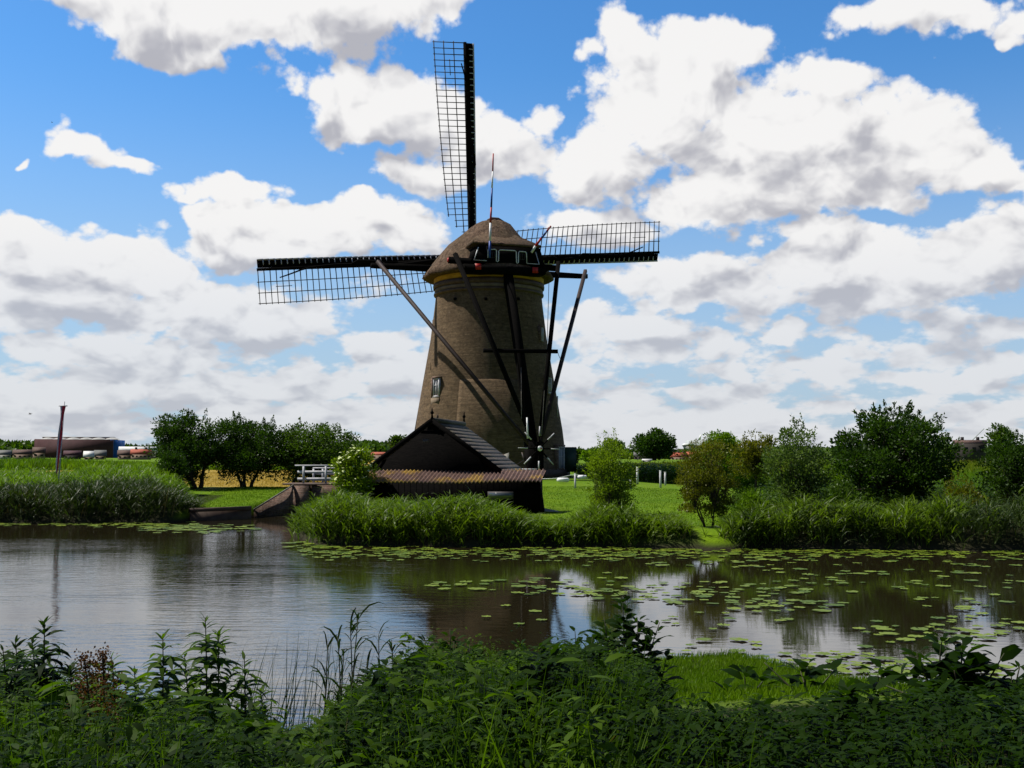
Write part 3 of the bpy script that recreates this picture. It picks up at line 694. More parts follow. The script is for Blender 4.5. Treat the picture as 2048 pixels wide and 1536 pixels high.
# sails
INC = math.radians(11); HUB = P(943, 521, MY + 3.9); LS = 13.95; PSI0 = math.radians(-5.8)
U2 = (UP * math.cos(INC) - FW * math.sin(INC)); A2 = (FW * math.cos(INC) + UP * math.sin(INC))
b_ = MB(); b_.beam(HUB - A2 * 3.0, HUB + A2 * .7, .55, .55); b_.build('windshaft', M['iron'], mill)
for qd in range(4):
    ps = PSI0 + math.pi / 2 * qd
    er = U2 * math.cos(ps) + RT * math.sin(ps); et = U2 * math.sin(ps) - RT * math.cos(ps)
    off = A2 * (.22 if qd % 2 else -.22)
    o0 = HUB + off
    b_ = MB(); b_.beam(o0 - er * .3, o0 + er * 5, .38, .34, .32, .3, up=A2); b_.beam(o0 + er * 5, o0 + er * LS, .32, .3, .17, .18, up=A2)
    sl = b_.build('sail', M['black_wood'], mill)
    lat = MB(); nb = 33
    def tw(r_): return math.radians(4 + 30 * max(0.0, 1 - (r_ - 1.6) / (LS - 1.6)) ** 1.25)
    def lp(r_, w_):   # point on the twisted lattice, w across (positive = trailing side)
        tau = tw(r_); return o0 + er * r_ + (et * math.cos(tau) - A2 * math.sin(tau)) * w_
    rs = np.linspace(1.9, LS - .05, nb)
    for i, r_ in enumerate(rs):
        wout = 2.12 if r_ > 2.9 else (1.5 if r_ > 2.2 else .9)
        lat.beam(lp(r_, .08), lp(r_, wout + .08), .055, .055, .04, .04, up=A2)
    for w_, r0_ in ((.78, 1.8), (1.46, 2.2), (2.12, 2.9)):
        rr = np.linspace(r0_, LS + .04, 14)
        for u_, v_ in zip(rr[:-1], rr[1:]): lat.beam(lp(u_, w_), lp(v_, w_), .05, .05, up=A2)
    lat.beam(lp(LS - 2.1, 1.1), lp(LS - 1.1, 1.1), .04, .04, up=A2)
    lat.build('lattice', M['lattice'], sl)
    wb = MB(); tk = MB()
    for i in range(nb - 1):
        ra_, rb_ = rs[i], rs[i + 1]
        def wp(r_, w_):
            tau = tw(r_) + math.radians(12); return o0 + er * r_ - (et * math.cos(tau) - A2 * math.sin(tau)) * w_
        wo_ = .54 + .08 * ra_ / LS; qd4 = [wp(ra_, .10), wp(rb_ , .10), wp(rb_ , wo_), wp(ra_, wo_)]
        wb.prism(qd4, A2 * .03)
        tk.beam(wp(ra_, .28) - A2 * .04, wp(ra_, wo_) - A2 * .04, .06, .04, up=A2)
        tk.beam(wp(ra_, wo_ + .02) - A2 * .02, wp(rb_, wo_ + .02) - A2 * .02, .09, .09, up=A2)
    wb.build('windboard', M['black_wood'], sl); tk.build('white_batten', M['grey_white'], sl)
    # furled sailcloth lashed along the stock
    cl_ = MB(); rr = np.linspace(1.2, 12.6, 26)
    pts_ = [o0 + er * r_ - A2 * (.2 + .03 * math.sin(r_ * 3)) + et * (.1 * math.sin(r_ * .9 + qd) + (.28 * (r_ > 11) * (r_ - 11)) - (.25 if 6 < r_ < 8 else 0)) for r_ in rr]
    cl_.tube(pts_, np.interp(rr, [1.2, 2, 8, 12.6], [.12, .15, .1, .04]), 6); cl_.build('furled_sailcloth', M['black_wood'], sl)
# guard rope seen left of the vertical stock
# ------------------------------------------------------------------ black shed in front of the mill
DR = Vector((.171, .985, 0)).normalized(); DX = Vector((.985, -.171, 0)).normalized()
A = Q(866, 845, 25.5); zr = A.z; eR = A + DX * 2.24; zE = Q(993, 943, 25.5).z
shed = thing('boat_shed', (A.x, A.y, hz(A.x, A.y)), 'low black tarred shed with a steep gable and mossy pantile lean-to', 'shed')
gz = .3; LEN = 5.0
fl_ = A - DX * 2.3; frr = A + DX * 2.3
def zz(p, z): return Vector((p.x, p.y, z))
b_ = MB(); b_.prism([zz(fl_, gz), zz(frr, gz), zz(frr, zE), zz(A, zr - .02), zz(fl_, zE)], DR * LEN)
body = b_.build('wall', M['black_wood'], shed)
def roof_side(sgn):
    q = MB(); n = 13; ov = .12
    a0 = zz(A, zr + .03) - DR * ov; b0 = zz(A + DX * 2.42 * sgn, zE - .05) - DR * ov
    L_ = LEN + ov * 2
    for i in range(n):
        u = a0.lerp(b0, i / n); v = a0.lerp(b0, (i + 1.12) / n)
        q.prism([u + UP * .015, v + UP * .04, v + UP * .0, u - UP * .035], DR * L_, tone=i / n)
        m_ = 16
    return q.build('roof_slope', M['slate'], shed)
roof_side(1); roof_side(-1)
b_ = MB()
for sgn in (1, -1):
    b_.beam(zz(A, zr + .08) - DR * .15, zz(A + DX * 2.46 * sgn, zE + .0) - DR * .15, .05, .16)
b_.build('gable_board', M['black_wood'], shed)
b_ = MB(); b_.tube([zz(A, zr + .09) - DR * .14, zz(A, zr + .09) + DR * (LEN + .12)], .09, 8); b_.build('ridge_tiles', M['slate'], shed)
for k_, (off_, hh) in enumerate(((-.14, .42), (LEN + .1, .5))):
    q = MB(); bp = zz(A, zr + .1) + DR * off_
    q.tube([bp, bp + UP * hh * .45, bp + UP * hh * .5, bp + UP * hh * .6, bp + UP * hh * .7, bp + UP * hh], [.05, .03, .06, .065, .03, .012], 8); q.build('finial', M['black_wood'], shed)
b_ = MB(); c = onplane(852, 882, A, DR) - DR * .02; b_.beam(c - DX * .11, c + DX * .11, .04, .13); b_.build('vent', M['lattice'], shed)
# lean-to
lf = P(712, 964, A.y - 1.25); lr = P(1082, 962, A.y - 1.55); ztop = P(900, 943, A.y - .05).z
rowl = lf; rowr = lr
q = MB(); Ltot = (lr - lf).length; nw = 46
ups = DR * 1.28 + UP * (ztop - lf.z + .02)
nx_ = nw * 6 + 1; ny_ = 5; pts = []
for j in range(ny_):
    for i in range(nx_):
        u = i / (nx_ - 1); ph = u * nw * 2 * math.pi
        zo = .032 * math.sin(ph) + .012 * math.sin(2 * ph); st_ = .0
        pp = lf.lerp(lr, u) + ups * (j / (ny_ - 1)); pts.append((pp.x, pp.y, pp.z + zo + .02 * math.sin(u * 9)))
def grid_faces(nx, ny, b=0): return [(b + j * nx + i, b + j * nx + i + 1, b + (j + 1) * nx + i + 1, b + (j + 1) * nx + i) for j in range(ny - 1) for i in range(nx - 1)]
nt = len(pts); low = [(x, y, z - .035) for (x, y, z) in pts]
q.add(pts + low, grid_faces(nx_, ny_) + [f[::-1] for f in grid_faces(nx_, ny_, nt)] + [(i + 1, i, nt + i, nt + i + 1) for i in range(nx_ - 1)])
q.build('lean_to_roof', M['pantile'], shed, smooth=True)
b_ = MB(); o1 = lf + DR * .22 + DX * .08; o2 = lr + DR * .22 - DX * .12
b_.prism([zz(o1, gz - .1), zz(o2, gz - .1), zz(o2, lr.z + .03), zz(o1, lf.z + .03)], DR * .95); b_.build('front_wall', M['black_wood'], shed)
b_ = MB()
nb_ = 30
for i in range(nb_):
    u = (i + .5) / nb_; pp = o1.lerp(o2, u); b_.box((pp.x - DR.x * .01, pp.y - DR.y * .012, (gz + lf.z) / 2), (.012, .02, lf.z - gz), math.atan2(DX.y, DX.x))
b_.build('board_batten', M['black_wood'], shed)
b_ = MB(); b_.prism([zz(o2 + DX * .005, gz - .1), zz(o2 + DX * .22, gz - .1), zz(o2 + DX * .04, lr.z - .01), zz(o2 + DX * .005, lr.z - .01)], DR * .3); b_.build('corner_post', M['black_wood'], shed)
b_ = MB(); c1 = onplane(976, 983, o1, DR) - DR * .03; c2 = onplane(1027, 998, o1, DR) - DR * .03
b_.prism([c1, Vector((c2.x, c2.y, c1.z)), c2, Vector((c1.x, c1.y, c2.z))], DR * -.03)
sw = b_.build('shed_window', M['lattice'], shed); sw['_b'] = shed['_b']
b_ = MB(); i1 = Vector(c1) - DR * .034; i2 = Vector(c2) - DR * .034
b_.prism([i1 + DX * .05 - UP * .04, Vector((i2.x, i2.y, i1.z)) - DX * .05 - UP * .04, i2 - DX * .05 + UP * .04, Vector((i1.x, i1.y, i2.z)) + DX * .05 + UP * .04], DR * -.006); b_.build('pane', M['glass'], sw)
# low mossy wall with a pale end stone behind the shed
wl = thing('garden_wall', tuple(Q(1010, 940, 31)), 'low mossy brick wall ending in a pale upright stone behind the shed roof', 'wall')
b_ = MB(); b_.beam(Q(985, 925, 31.5), Q(1008, 925, 31), .25, .7); b_.build('brickwork', M['brick_red'], wl)
b_ = MB(); b_.beam(Q(984, 909.5, 31.5), Q(1006, 909.5, 31), .3, .07); b_.build('coping', M['plaster'], wl)
b_ = MB(); a0, a1 = Q(1008, 909, 30.8), Q(1018, 905, 30.8); a2, a3 = Q(1017, 945, 30.8), Q(1008, 945, 30.8); b_.prism([a0, a1, a2, a3], (0, .2, 0)); b_.build('end_stone', M['stone'], wl)

# ------------------------------------------------------------------ footbridge over the ditch
br = thing('footbridge', (-8.0, 31 * K, hz(-8, 31 * K)), 'brick footbridge over the ditch with white timber railings', 'footbridge')
ZD = P(620, 969, 31 * K).z
b_ = MB(); b_.prism([P(586, 971, 30.9 * K), P(617, 971, 30.9 * K), Vector((P(617, 971, 30.9 * K).x, 30.9 * K, -.4)), Vector((P(586, 971, 30.9 * K).x, 30.9 * K, -.4))], (0, 1.9, 0)); b_.build('abutment', M['brick_red'], br)
xa = P(617, 971, 31.0 * K).x; xb = -6.3
b_ = MB(); b_.prism([(xa + .12, 31.05 * K, ZD - .02), (xb, 31.05 * K, ZD - .02), (xb, 31.05 * K, ZD - .68), (xa + .12, 31.05 * K, ZD - .66)], (0, 1.6, 0)); b_.build('spandrel', M['brick_red'], br)
b_ = MB(); b_.box(((xa + xb) / 2 - .4, 31.05 * K + .8, ZD + .012), (abs(xb - xa) + 1.4, 1.95, .06)); b_.build('deck', M['brown'], br)
b_ = MB(); w1_ = P(508, 1021, 28.2 * K); w2_ = P(586, 972, 30.88 * K)
b_.prism([w1_, w2_, zz(w2_, -.4), zz(w1_, -.4)], (.02, .28, 0)); b_.build('wing_wall', M['brick_red'], br)
b_ = MB(); b_.prism([w1_ + UP * .003 + Vector((-.02, -.05, 0)), w2_ + UP * .003 + Vector((0, -.05, 0)), w2_ + Vector((.0, .34, .003)), w1_ + Vector((-.02, .34, .003))], (0, 0, .06)); b_.build('coping', M['stone'], br)
for (yy, pl, pr_, posts, lowr) in ((31.1 * K, 590, 712, (607.5, 652, 700), True), (31.1 * K + 1.6, 626, 716, (627.5, 646, 690), False)):
    rl = MB()
    topz = P(600, 931 if lowr else 936, yy).z
    xl, xr_ = P(pl, 931, yy).x, P(pr_, 931, yy).x
    rl.beam((xl, yy, topz), (xr_, yy, topz), .07, .06)
    for py in ((944, 958) if lowr else (947, 959)):
        z_ = P(600, py, yy).z; rl.beam((xl + .1, yy + .05, z_), (xr_, yy + .05, z_), .04, .115)
    rail = rl.build('railing', M['grey_white'], br)
    for px in posts:
        q = MB(); x_ = P(px, 940, yy).x; q.box((x_, yy - .02, (topz + ZD) / 2 - .03), (.085, .085, topz - ZD)); q.build('railing_post', M['grey_white'], rail)
# timber edging of the left lawn
b_ = MB(); b_.beam((-11.9, 26.92 * K, .40), (w1_.x, 27.85 * K, .42), .16, .14); b_.beam((-11.9, 26.94 * K, .0), (w1_.x, 27.87 * K, .0), .1, .8)
tag(b_.build('bank_edging', M['brown'], loc=(-10.5, 27 * K, 0)), 'weathered timber edging along the waterside of the left lawn', 'bank edging')

# ------------------------------------------------------------------ posts, stones, banner
def post(px, y0, y1, Y, label, w_=.09, m_='grey_white'):
    Y = Y * K
    a = P(px, y1, Y); t_ = P(px, y0, Y); g_ = hz(a.x, Y); r_ = thing('post', (a.x, Y, g_), label, 'post', 'white posts on the right lawn')
    q = MB(); q.box((a.x, Y, (t_.z + g_) / 2 - .1), (w_, w_, t_.z - g_ + .2)); q.build('shaft', M[m_], r_)
    q = MB(); q.box((a.x, Y, t_.z + .016), (w_ * 1.15, w_ * 1.15, .03)); q.build('post_cap', M['white'], r_)
post(1150.5, 948, 978, 33, 'thin white post nearest the mill, beside the white stones')
post(1261, 960, 975, 32.5, 'short white post to the left of the tall one, just right of the first shrub')
post(1275, 935, 961, 37, 'tallest white post, standing upright between the two shrubs', .11)
post(1321, 942, 969, 34.5, 'left one of the pair of white posts at the lawn shadow')
post(1330.5, 945, 960, 38, 'right and farther one of the pair of white posts at the lawn shadow')
def stone(px, py, Y, label):
    Y = Y * K
    c = P(px, py, Y); q = MB(); prof = [(.0, -.12), (.24, -.12), (.31, -.05), (.31, .05), (.24, .10), (.0, .11)]
    q.lathe((0, 0, 0), prof, 14); q.v[0] = q.v[0] * np.array([1.0, .7, 1]) + np.array([c.x, c.y, hz(c.x, Y) + .2]); 
    tag(q.build('marker_stone', M['white'], loc=(c.x, c.y, hz(c.x, Y)), smooth=True), label, 'marker stone', 'white stones on the lawn')
stone(1126, 961, 36, 'white rounded stone on the grass left of the thin post')
stone(1165, 952, 40, 'white rounded stone on the grass right of the thin post')
b_ = MB(); b_.tube([Q(1080, 958, 36.5), Q(1110, 957, 36.5), Q(1143, 950, 37.5), Q(1160, 950, 38.5)], .015, 4); tag(b_.build('barrier_rope', M['white'], loc=Q(1110, 957, 36.5)), 'thin white rope strung low before the foot of the mill', 'rope')
b_ = MB(); c = G(1098, 1024, .5); b_.add([(c.x - .35, c.y, hz(c.x, c.y) + .05), (c.x + .3, c.y - .1, hz(c.x, c.y) + .03), (c.x + .35, c.y + .2, hz(c.x, c.y) + .04), (c.x - .3, c.y + .4, hz(c.x, c.y) + .16), (c.x - .3, c.y + .3, hz(c.x, c.y) + .02)], [(0, 1, 2, 3), (0, 3, 4), (3, 2, 4)])
tag(b_.build('stone_slab', M['stone'], loc=(c.x, c.y, hz(c.x, c.y))), 'pale flat slab lying on the grass at the right foot of the shed', 'stone slab')
# banner
yb = 29.3 * K; ba = P(115, 952, yb); bt = P(129, 803, yb); gb = hz(ba.x, yb)
ban = thing('banner_pole', (bt.x, yb, gb), 'slim pole with a furled red and white banner in the left reeds', 'banner pole')
q = MB(); q.tube([(ba.x, yb, gb - .2), (bt.x, yb, bt.z)], [.03, .022], 8); q.build('pole', M['grey_white'], ban)
q = MB(); zt2 = P(129, 812, yb).z; q.beam((bt.x - .2, yb - .05, zt2), (bt.x + .14, yb - .05, zt2), .04, .04); q.build('crossbar', M['grey_white'], ban)
q = MB(); pts = []; tn = []
rows = 14
for j in range(rows):
    v_ = j / (rows - 1); zc = zt2 * (1 - v_) + (P(112, 948, yb).z) * v_
    tw_ = v_ * 3.2; half = .11 * (1 - .45 * math.sin(min(1, v_ * 2) * math.pi) ) * (1 if v_ < .95 else .7)
    xc = bt.x - .03 + (ba.x - bt.x) * v_ * .93
    for i in range(5):
        u = i / 4 * 2 - 1; pts.append((xc + half * u * math.cos(tw_ * .5), yb - .07 + half * u * math.sin(tw_ * .5) * .7 + .03 * math.sin(i * 2 + j), zc)); tn.append(0 if i < 2 else 1)
q.add(pts, grid_faces(5, rows), np.array(tn, float))
mt, k, out = new_mat('banner_cloth'); at = k.n('ShaderNodeAttribute', attribute_name='tone'); p = k.n('ShaderNodeBsdfPrincipled'); p.inputs['Roughness'].default_value = .8
k.l.new(k.mix(k.ss(at.outputs['Fac'], .3, .7), (.7, .6, .64), (.60, .03, .06)), p.inputs['Base Color']); k.l.new(p.outputs[0], out.inputs[0])
q.build('banner', mt, ban, smooth=True)

# ------------------------------------------------------------------ distant buildings
def wallmat(name, c, c2=None): return mat(name, c, c2, .3, rough=.85)
M['shed_brown'] = wallmat('warehouse_brown', (.075, .03, .034)); M['shed_blue'] = wallmat('warehouse_blue', (.02, .11, .42)); M['roof_red'] = mat('red_roof', (.38, .09, .045), (.27, .06, .03), 1.5, rough=.8)
M['roof_grey'] = wallmat('grey_roof', (.16, .16, .15)); M['roof_white'] = wallmat('pale_roof', (.7, .7, .68)); M['house_wall'] = wallmat('house_wall', (.30, .21, .17)); M['house_pale'] = wallmat('house_pale', (.45, .44, .42))
M['roof_brown'] = wallmat('brown_roof', (.11, .065, .05)); M['dark_wall'] = wallmat('dark_wall', (.05, .043, .043)); M['ship_grey'] = wallmat('ship_grey', (.42, .45, .46)); M['dark_win'] = wallmat('dark_window', (.03, .03, .035))
def house(x0, x1, yt, ye, yb_, Y, label, wall, roof, cat='house', name='house', depth=9, nwin=0, chim=0, name2='roof', group='distant houses behind the polder'):
    Y = Y * K; ye = ye + (2.5 if x1 < 320 else 0)
    a = P(x0, yt, Y); b = P(x1, ye, Y); bz = P(x0, yb_, Y).z - 1.5; ze_ = b.z; zt_ = a.z; xl, xr_ = a.x, b.x; sk = (xl + xr_) / 2 / Y
    o = thing(name, ((xl + xr_) / 2, Y, bz), label, cat, group)
    q = MB(); q.prism([(xl, Y, bz), (xr_, Y, bz), (xr_, Y, ze_), (xl, Y, ze_)], (sk * depth, depth, 0)); q.build('wall', M[wall], o)
    w2_ = (xl, xr_); s0_, s1_, s2_ = -.5 * sk, depth / 2 * sk, (depth + .5) * sk
    q = MB(); ins = .05
    q.add([(xl - .3 + s0_, Y - .5, ze_ - .1), (xr_ + .3 + s0_, Y - .5, ze_ - .1), (xr_ + .2 + s1_, Y + depth / 2, zt_), (xl - .2 + s1_, Y + depth / 2, zt_), (xl - .3 + s2_, Y + depth + .5, ze_ - .1), (xr_ + .3 + s2_, Y + depth + .5, ze_ - .1)], [(0, 1, 2, 3), (3, 2, 5, 4), (0, 3, 4), (1, 5, 2), (0, 4, 5, 1)])
    rf = q.build(name2, M[roof], o)
    for i in range(chim):
        xx = xl + (xr_ - xl) * (i + .5) / chim; q = MB(); cw_ = .0011 * Y + .2; q.box((xx + s1_, Y + depth / 2, zt_ + .15), (cw_, cw_, cw_ * 1.6)); q.build('chimney', M['dark_wall'], rf)
    for i in range(nwin):
        xx = xl + (xr_ - xl) * (i + .5) / nwin; q = MB(); hw = (xr_ - xl) / nwin * .22; q.box((xx, Y - .03, bz + (ze_ - bz) * .72), (hw * 2, .1, (ze_ - bz) * .2)); q.build('window', M['dark_win'], o)
    return o
# the long brown warehouse
Yw = 420 * K
o = thing('warehouse', tuple(P(160, 915, Yw)), 'long brown and blue warehouse with dome skylights beyond the left reeds', 'warehouse')
a = P(69, 878, Yw); b = P(226, 880, Yw); bz = P(160, 925, Yw).z
q = MB(); q.prism([(a.x, Yw, bz), (b.x, Yw, bz), (b.x, Yw, b.z), (a.x, Yw, a.z)], (0, 1.0, 0)); q.build('wall', M['shed_brown'], o)
c = P(250, 881, Yw + 55); q = MB(); q.prism([(b.x + .02, Yw, bz), (c.x, Yw + 55, bz), (c.x, Yw + 55, c.z), (b.x + .02, Yw, b.z + .2)], (-2, 1, 0)); q.build('end_wall', M['shed_blue'], o)
q = MB(); a2 = P(85, 874.5, Yw + 20); b2 = P(236, 875, Yw + 20); q.prism([(a2.x, Yw + 20, a.z - 1), (b2.x, Yw + 20, a.z - 1), (b2.x - 2, Yw + 20, b2.z), (a2.x, Yw + 20, a2.z)], (0, 2, 0)); q.build('roof', M['shed_brown'], o)
q = MB(); q.beam((a2.x, Yw + 19.8, a2.z + .1), (b2.x - 2, Yw + 19.8, b2.z + .1), .5, .45); q.build('roof_edge', M['house_pale'], o)
for px in (96, 121, 147, 173, 198, 225):
    c = P(px, 877, Yw + 6); q = MB(); q.lathe((c.x, Yw + 6, a.z - .2), [(4.2, 0), (3.2, .6), (1.2, 1.1), (0.05, 1.2)], 12); q.build('skylight', M['house_pale'], o, smooth=True)
house(238, 312, 893, 899, 912, 330, 'long low hall with a pale flat roof right of the warehouse', 'house_wall', 'roof_white', 'hall', 'hall', 12)
house(262, 302, 898, 906, 914, 230, 'house with an orange red tiled roof left of the round orchard trees', 'house_wall', 'roof_red', chim=2, nwin=5)
house(236, 264, 900, 908, 914, 240, 'small house with a greyish pink roof against the orange roofed one', 'house_wall', 'roof_brown', nwin=3)
house(168, 187, 902, 911, 915, 235, 'small house with a pale grey roof below the warehouse', 'house_wall', 'roof_white', nwin=2)
house(189, 212, 900, 909, 915, 245, 'house with a mossy grey roof below the warehouse blue end', 'house_wall', 'roof_grey', nwin=2)
house(128, 162, 901, 908, 915, 250, 'dark house with white dormers below the warehouse middle', 'dark_wall', 'shed_brown', nwin=4)
house(66, 90, 894, 903, 915, 250, 'house with a dusty brown roof under the warehouse left end', 'house_wall', 'roof_brown', nwin=2)
house(26, 64, 899, 906, 915, 260, 'row house with a faded brown roof left of the warehouse', 'house_wall', 'roof_brown', nwin=4)
house(-6, 22, 900, 907, 915, 270, 'grey roofed house at the left edge of the photo', 'house_pale', 'roof_grey', nwin=3)
house(743, 788, 904, 910, 916, 230, 'red roofed house half hidden behind the flowering bush', 'house_wall', 'roof_red', nwin=4)
house(1268, 1300, 903, 911, 921, 250, 'grey roofed houses left under the big round tree', 'dark_wall', 'roof_grey', nwin=4, chim=1)
house(1342, 1372, 905, 914, 921, 240, 'row of red roofed houses right of the big round tree', 'house_wall', 'roof_red', nwin=4, chim=3)
house(1373, 1402, 903, 913, 921, 242, 'red roofed house below the ship bridge', 'house_wall', 'roof_red', nwin=3, chim=1)
house(1286, 1302, 918, 920, 924, 150, 'tiny white hut before the big round tree', 'house_pale', 'roof_white', 'hut', 'hut', 4, group='')
o = house(1908, 1972, 879, 886, 913, 110, 'dark farmhouse with a low brown roof beyond the right reeds', 'dark_wall', 'roof_brown', nwin=4, chim=2, group='', name='farmhouse')
# crane
q = MB(); q.tube([Q(1940, 885, 150), Q(1968, 857, 150)], .08, 4); q.beam(Q(1940, 912, 150), Q(1940, 884, 150), .5, .5)
tag(q.build('crane', M['ship_grey'], loc=Q(1940, 912, 150)), 'thin slanting crane arm above the dark farmhouse roof', 'crane')
# ship
Ys = 520 * K; o = thing('ship', tuple(P(1420, 915, Ys)), 'grey and white ship superstructure rising above the red roofs', 'ship')
a = P(1382, 880, Ys); b = P(1470, 880, Ys); bz = P(1420, 918, Ys).z
q = MB(); q.prism([(a.x, Ys, bz), (b.x, Ys, bz), (b.x, Ys, b.z), (a.x, Ys, a.z)], (0, 25, 0)); q.build('superstructure', M['ship_grey'], o)
q = MB(); a = P(1368, 887, Ys - 3); b = P(1389, 890.5, Ys - 3); q.prism([(a.x, Ys - 3, b.z), (b.x, Ys - 3, b.z), (b.x, Ys - 3, a.z), (a.x + 1.2, Ys - 3, a.z)], (0, 12, 0)); br_ = q.build('bridge_deck', M['white'], o)
q = MB(); a3 = P(1369, 890.6, Ys - 2.9); b3 = P(1388, 892.6, Ys - 2.9); q.prism([(a3.x, Ys - 2.9, b3.z), (b3.x, Ys - 2.9, b3.z), (b3.x, Ys - 2.9, a3.z), (a3.x, Ys - 2.9, a3.z)], (0, 10, 0)); q.build('bridge_window', M['dark_win'], br_)
q = MB(); a3 = P(1370, 892.8, Ys - 2.8); b3 = P(1388, 904, Ys - 2.8); q.prism([(a3.x + 2, Ys - 2.8, b3.z), (b3.x, Ys - 2.8, b3.z), (b3.x, Ys - 2.8, a3.z), (a3.x, Ys - 2.8, a3.z)], (0, 10, 0)); q.build('lower_bridge', M['house_pale'], o)
q = MB(); m1_ = P(1399, 880, Ys); m2_ = P(1402, 869, Ys); q.prism([m1_ - Vector((1.2, 0, 0)), m1_ + Vector((.8, 0, 0)), m2_ + Vector((.3, 0, 0)), m2_ - Vector((.2, 0, 0))], (0, 1.5, 0)); q.build('mast', M['white'], o)
for px in (1395, 1406, 1417, 1428):
    c = P(px, 884.5, Ys); q = MB(); q.box((c.x, Ys - .03, c.z), (.9, .1, .7)); q.build('porthole', M['dark_win'], o)

# ------------------------------------------------------------------ vegetation
M['leaf_dark'] = leafmat('leaf_dark', (.013, .034, .003), (.045, .095, .006), spec=.2)
M['leaf_mid'] = leafmat('leaf_mid', (.028, .062, .005), (.075, .135, .008), spec=.2)
M['leaf_bright'] = leafmat('leaf_bright', (.055, .125, .005), (.16, .26, .010), trans=.42, spec=.15)
M['leaf_lime'] = leafmat('leaf_lime', (.10, .17, .008), (.21, .29, .015), trans=.45, spec=.15)
M['leaf_olive'] = leafmat('leaf_olive', (.065, .085, .005), (.17, .165, .012), spec=.15)
M['leaf_grey'] = leafmat('leaf_grey', (.045, .085, .012), (.12, .18, .04), spec=.2)
M['reed'] = leafmat('reed_leaf', (.022, .055, .003), (.15, .23, .010), trans=.42, rough=.45, spec=.2)
M['reed_dark'] = leafmat('reed_leaf_dark', (.014, .032, .005), (.05, .078, .012), trans=.3, rough=.5, spec=.2)
M['fg'] = leafmat('weed_leaf', (.004, .014, .0005), (.022, .052, .002), trans=.45, rough=.6, spec=.06)
M['fg2'] = leafmat('weed_leaf_light', (.020, .052, .0015), (.080, .145, .004), trans=.5, rough=.55, spec=.1)
M['fgrust'] = leafmat('dock_seed', (.06, .022, .006), (.12, .05, .012), trans=.3, spec=.1)
M['leaf_rust'] = leafmat('leaf_rust', (.12, .08, .008), (.20, .15, .015), spec=.1)
M['stubble'] = leafmat('stubble_straw', (.22, .14, .025), (.42, .29, .06), spec=.1)
M['dry'] = leafmat('dry_stem', (.10, .08, .035), (.22, .17, .07), trans=.2, spec=.1)
M['flower'] = mat('white_umbel', (.62, .66, .38), (.45, .52, .20), 20, rough=.8)
M['stem'] = mat('green_stem', (.035, .05, .015), (.06, .05, .025), 12, rough=.7)
M['grass'] = leafmat('grass_blade', (.06, .13, .003), (.135, .22, .004), trans=.35, spec=.1)
M['tallgrass'] = leafmat('tall_grass', (.09, .15, .008), (.21, .24, .018), trans=.35, spec=.1)

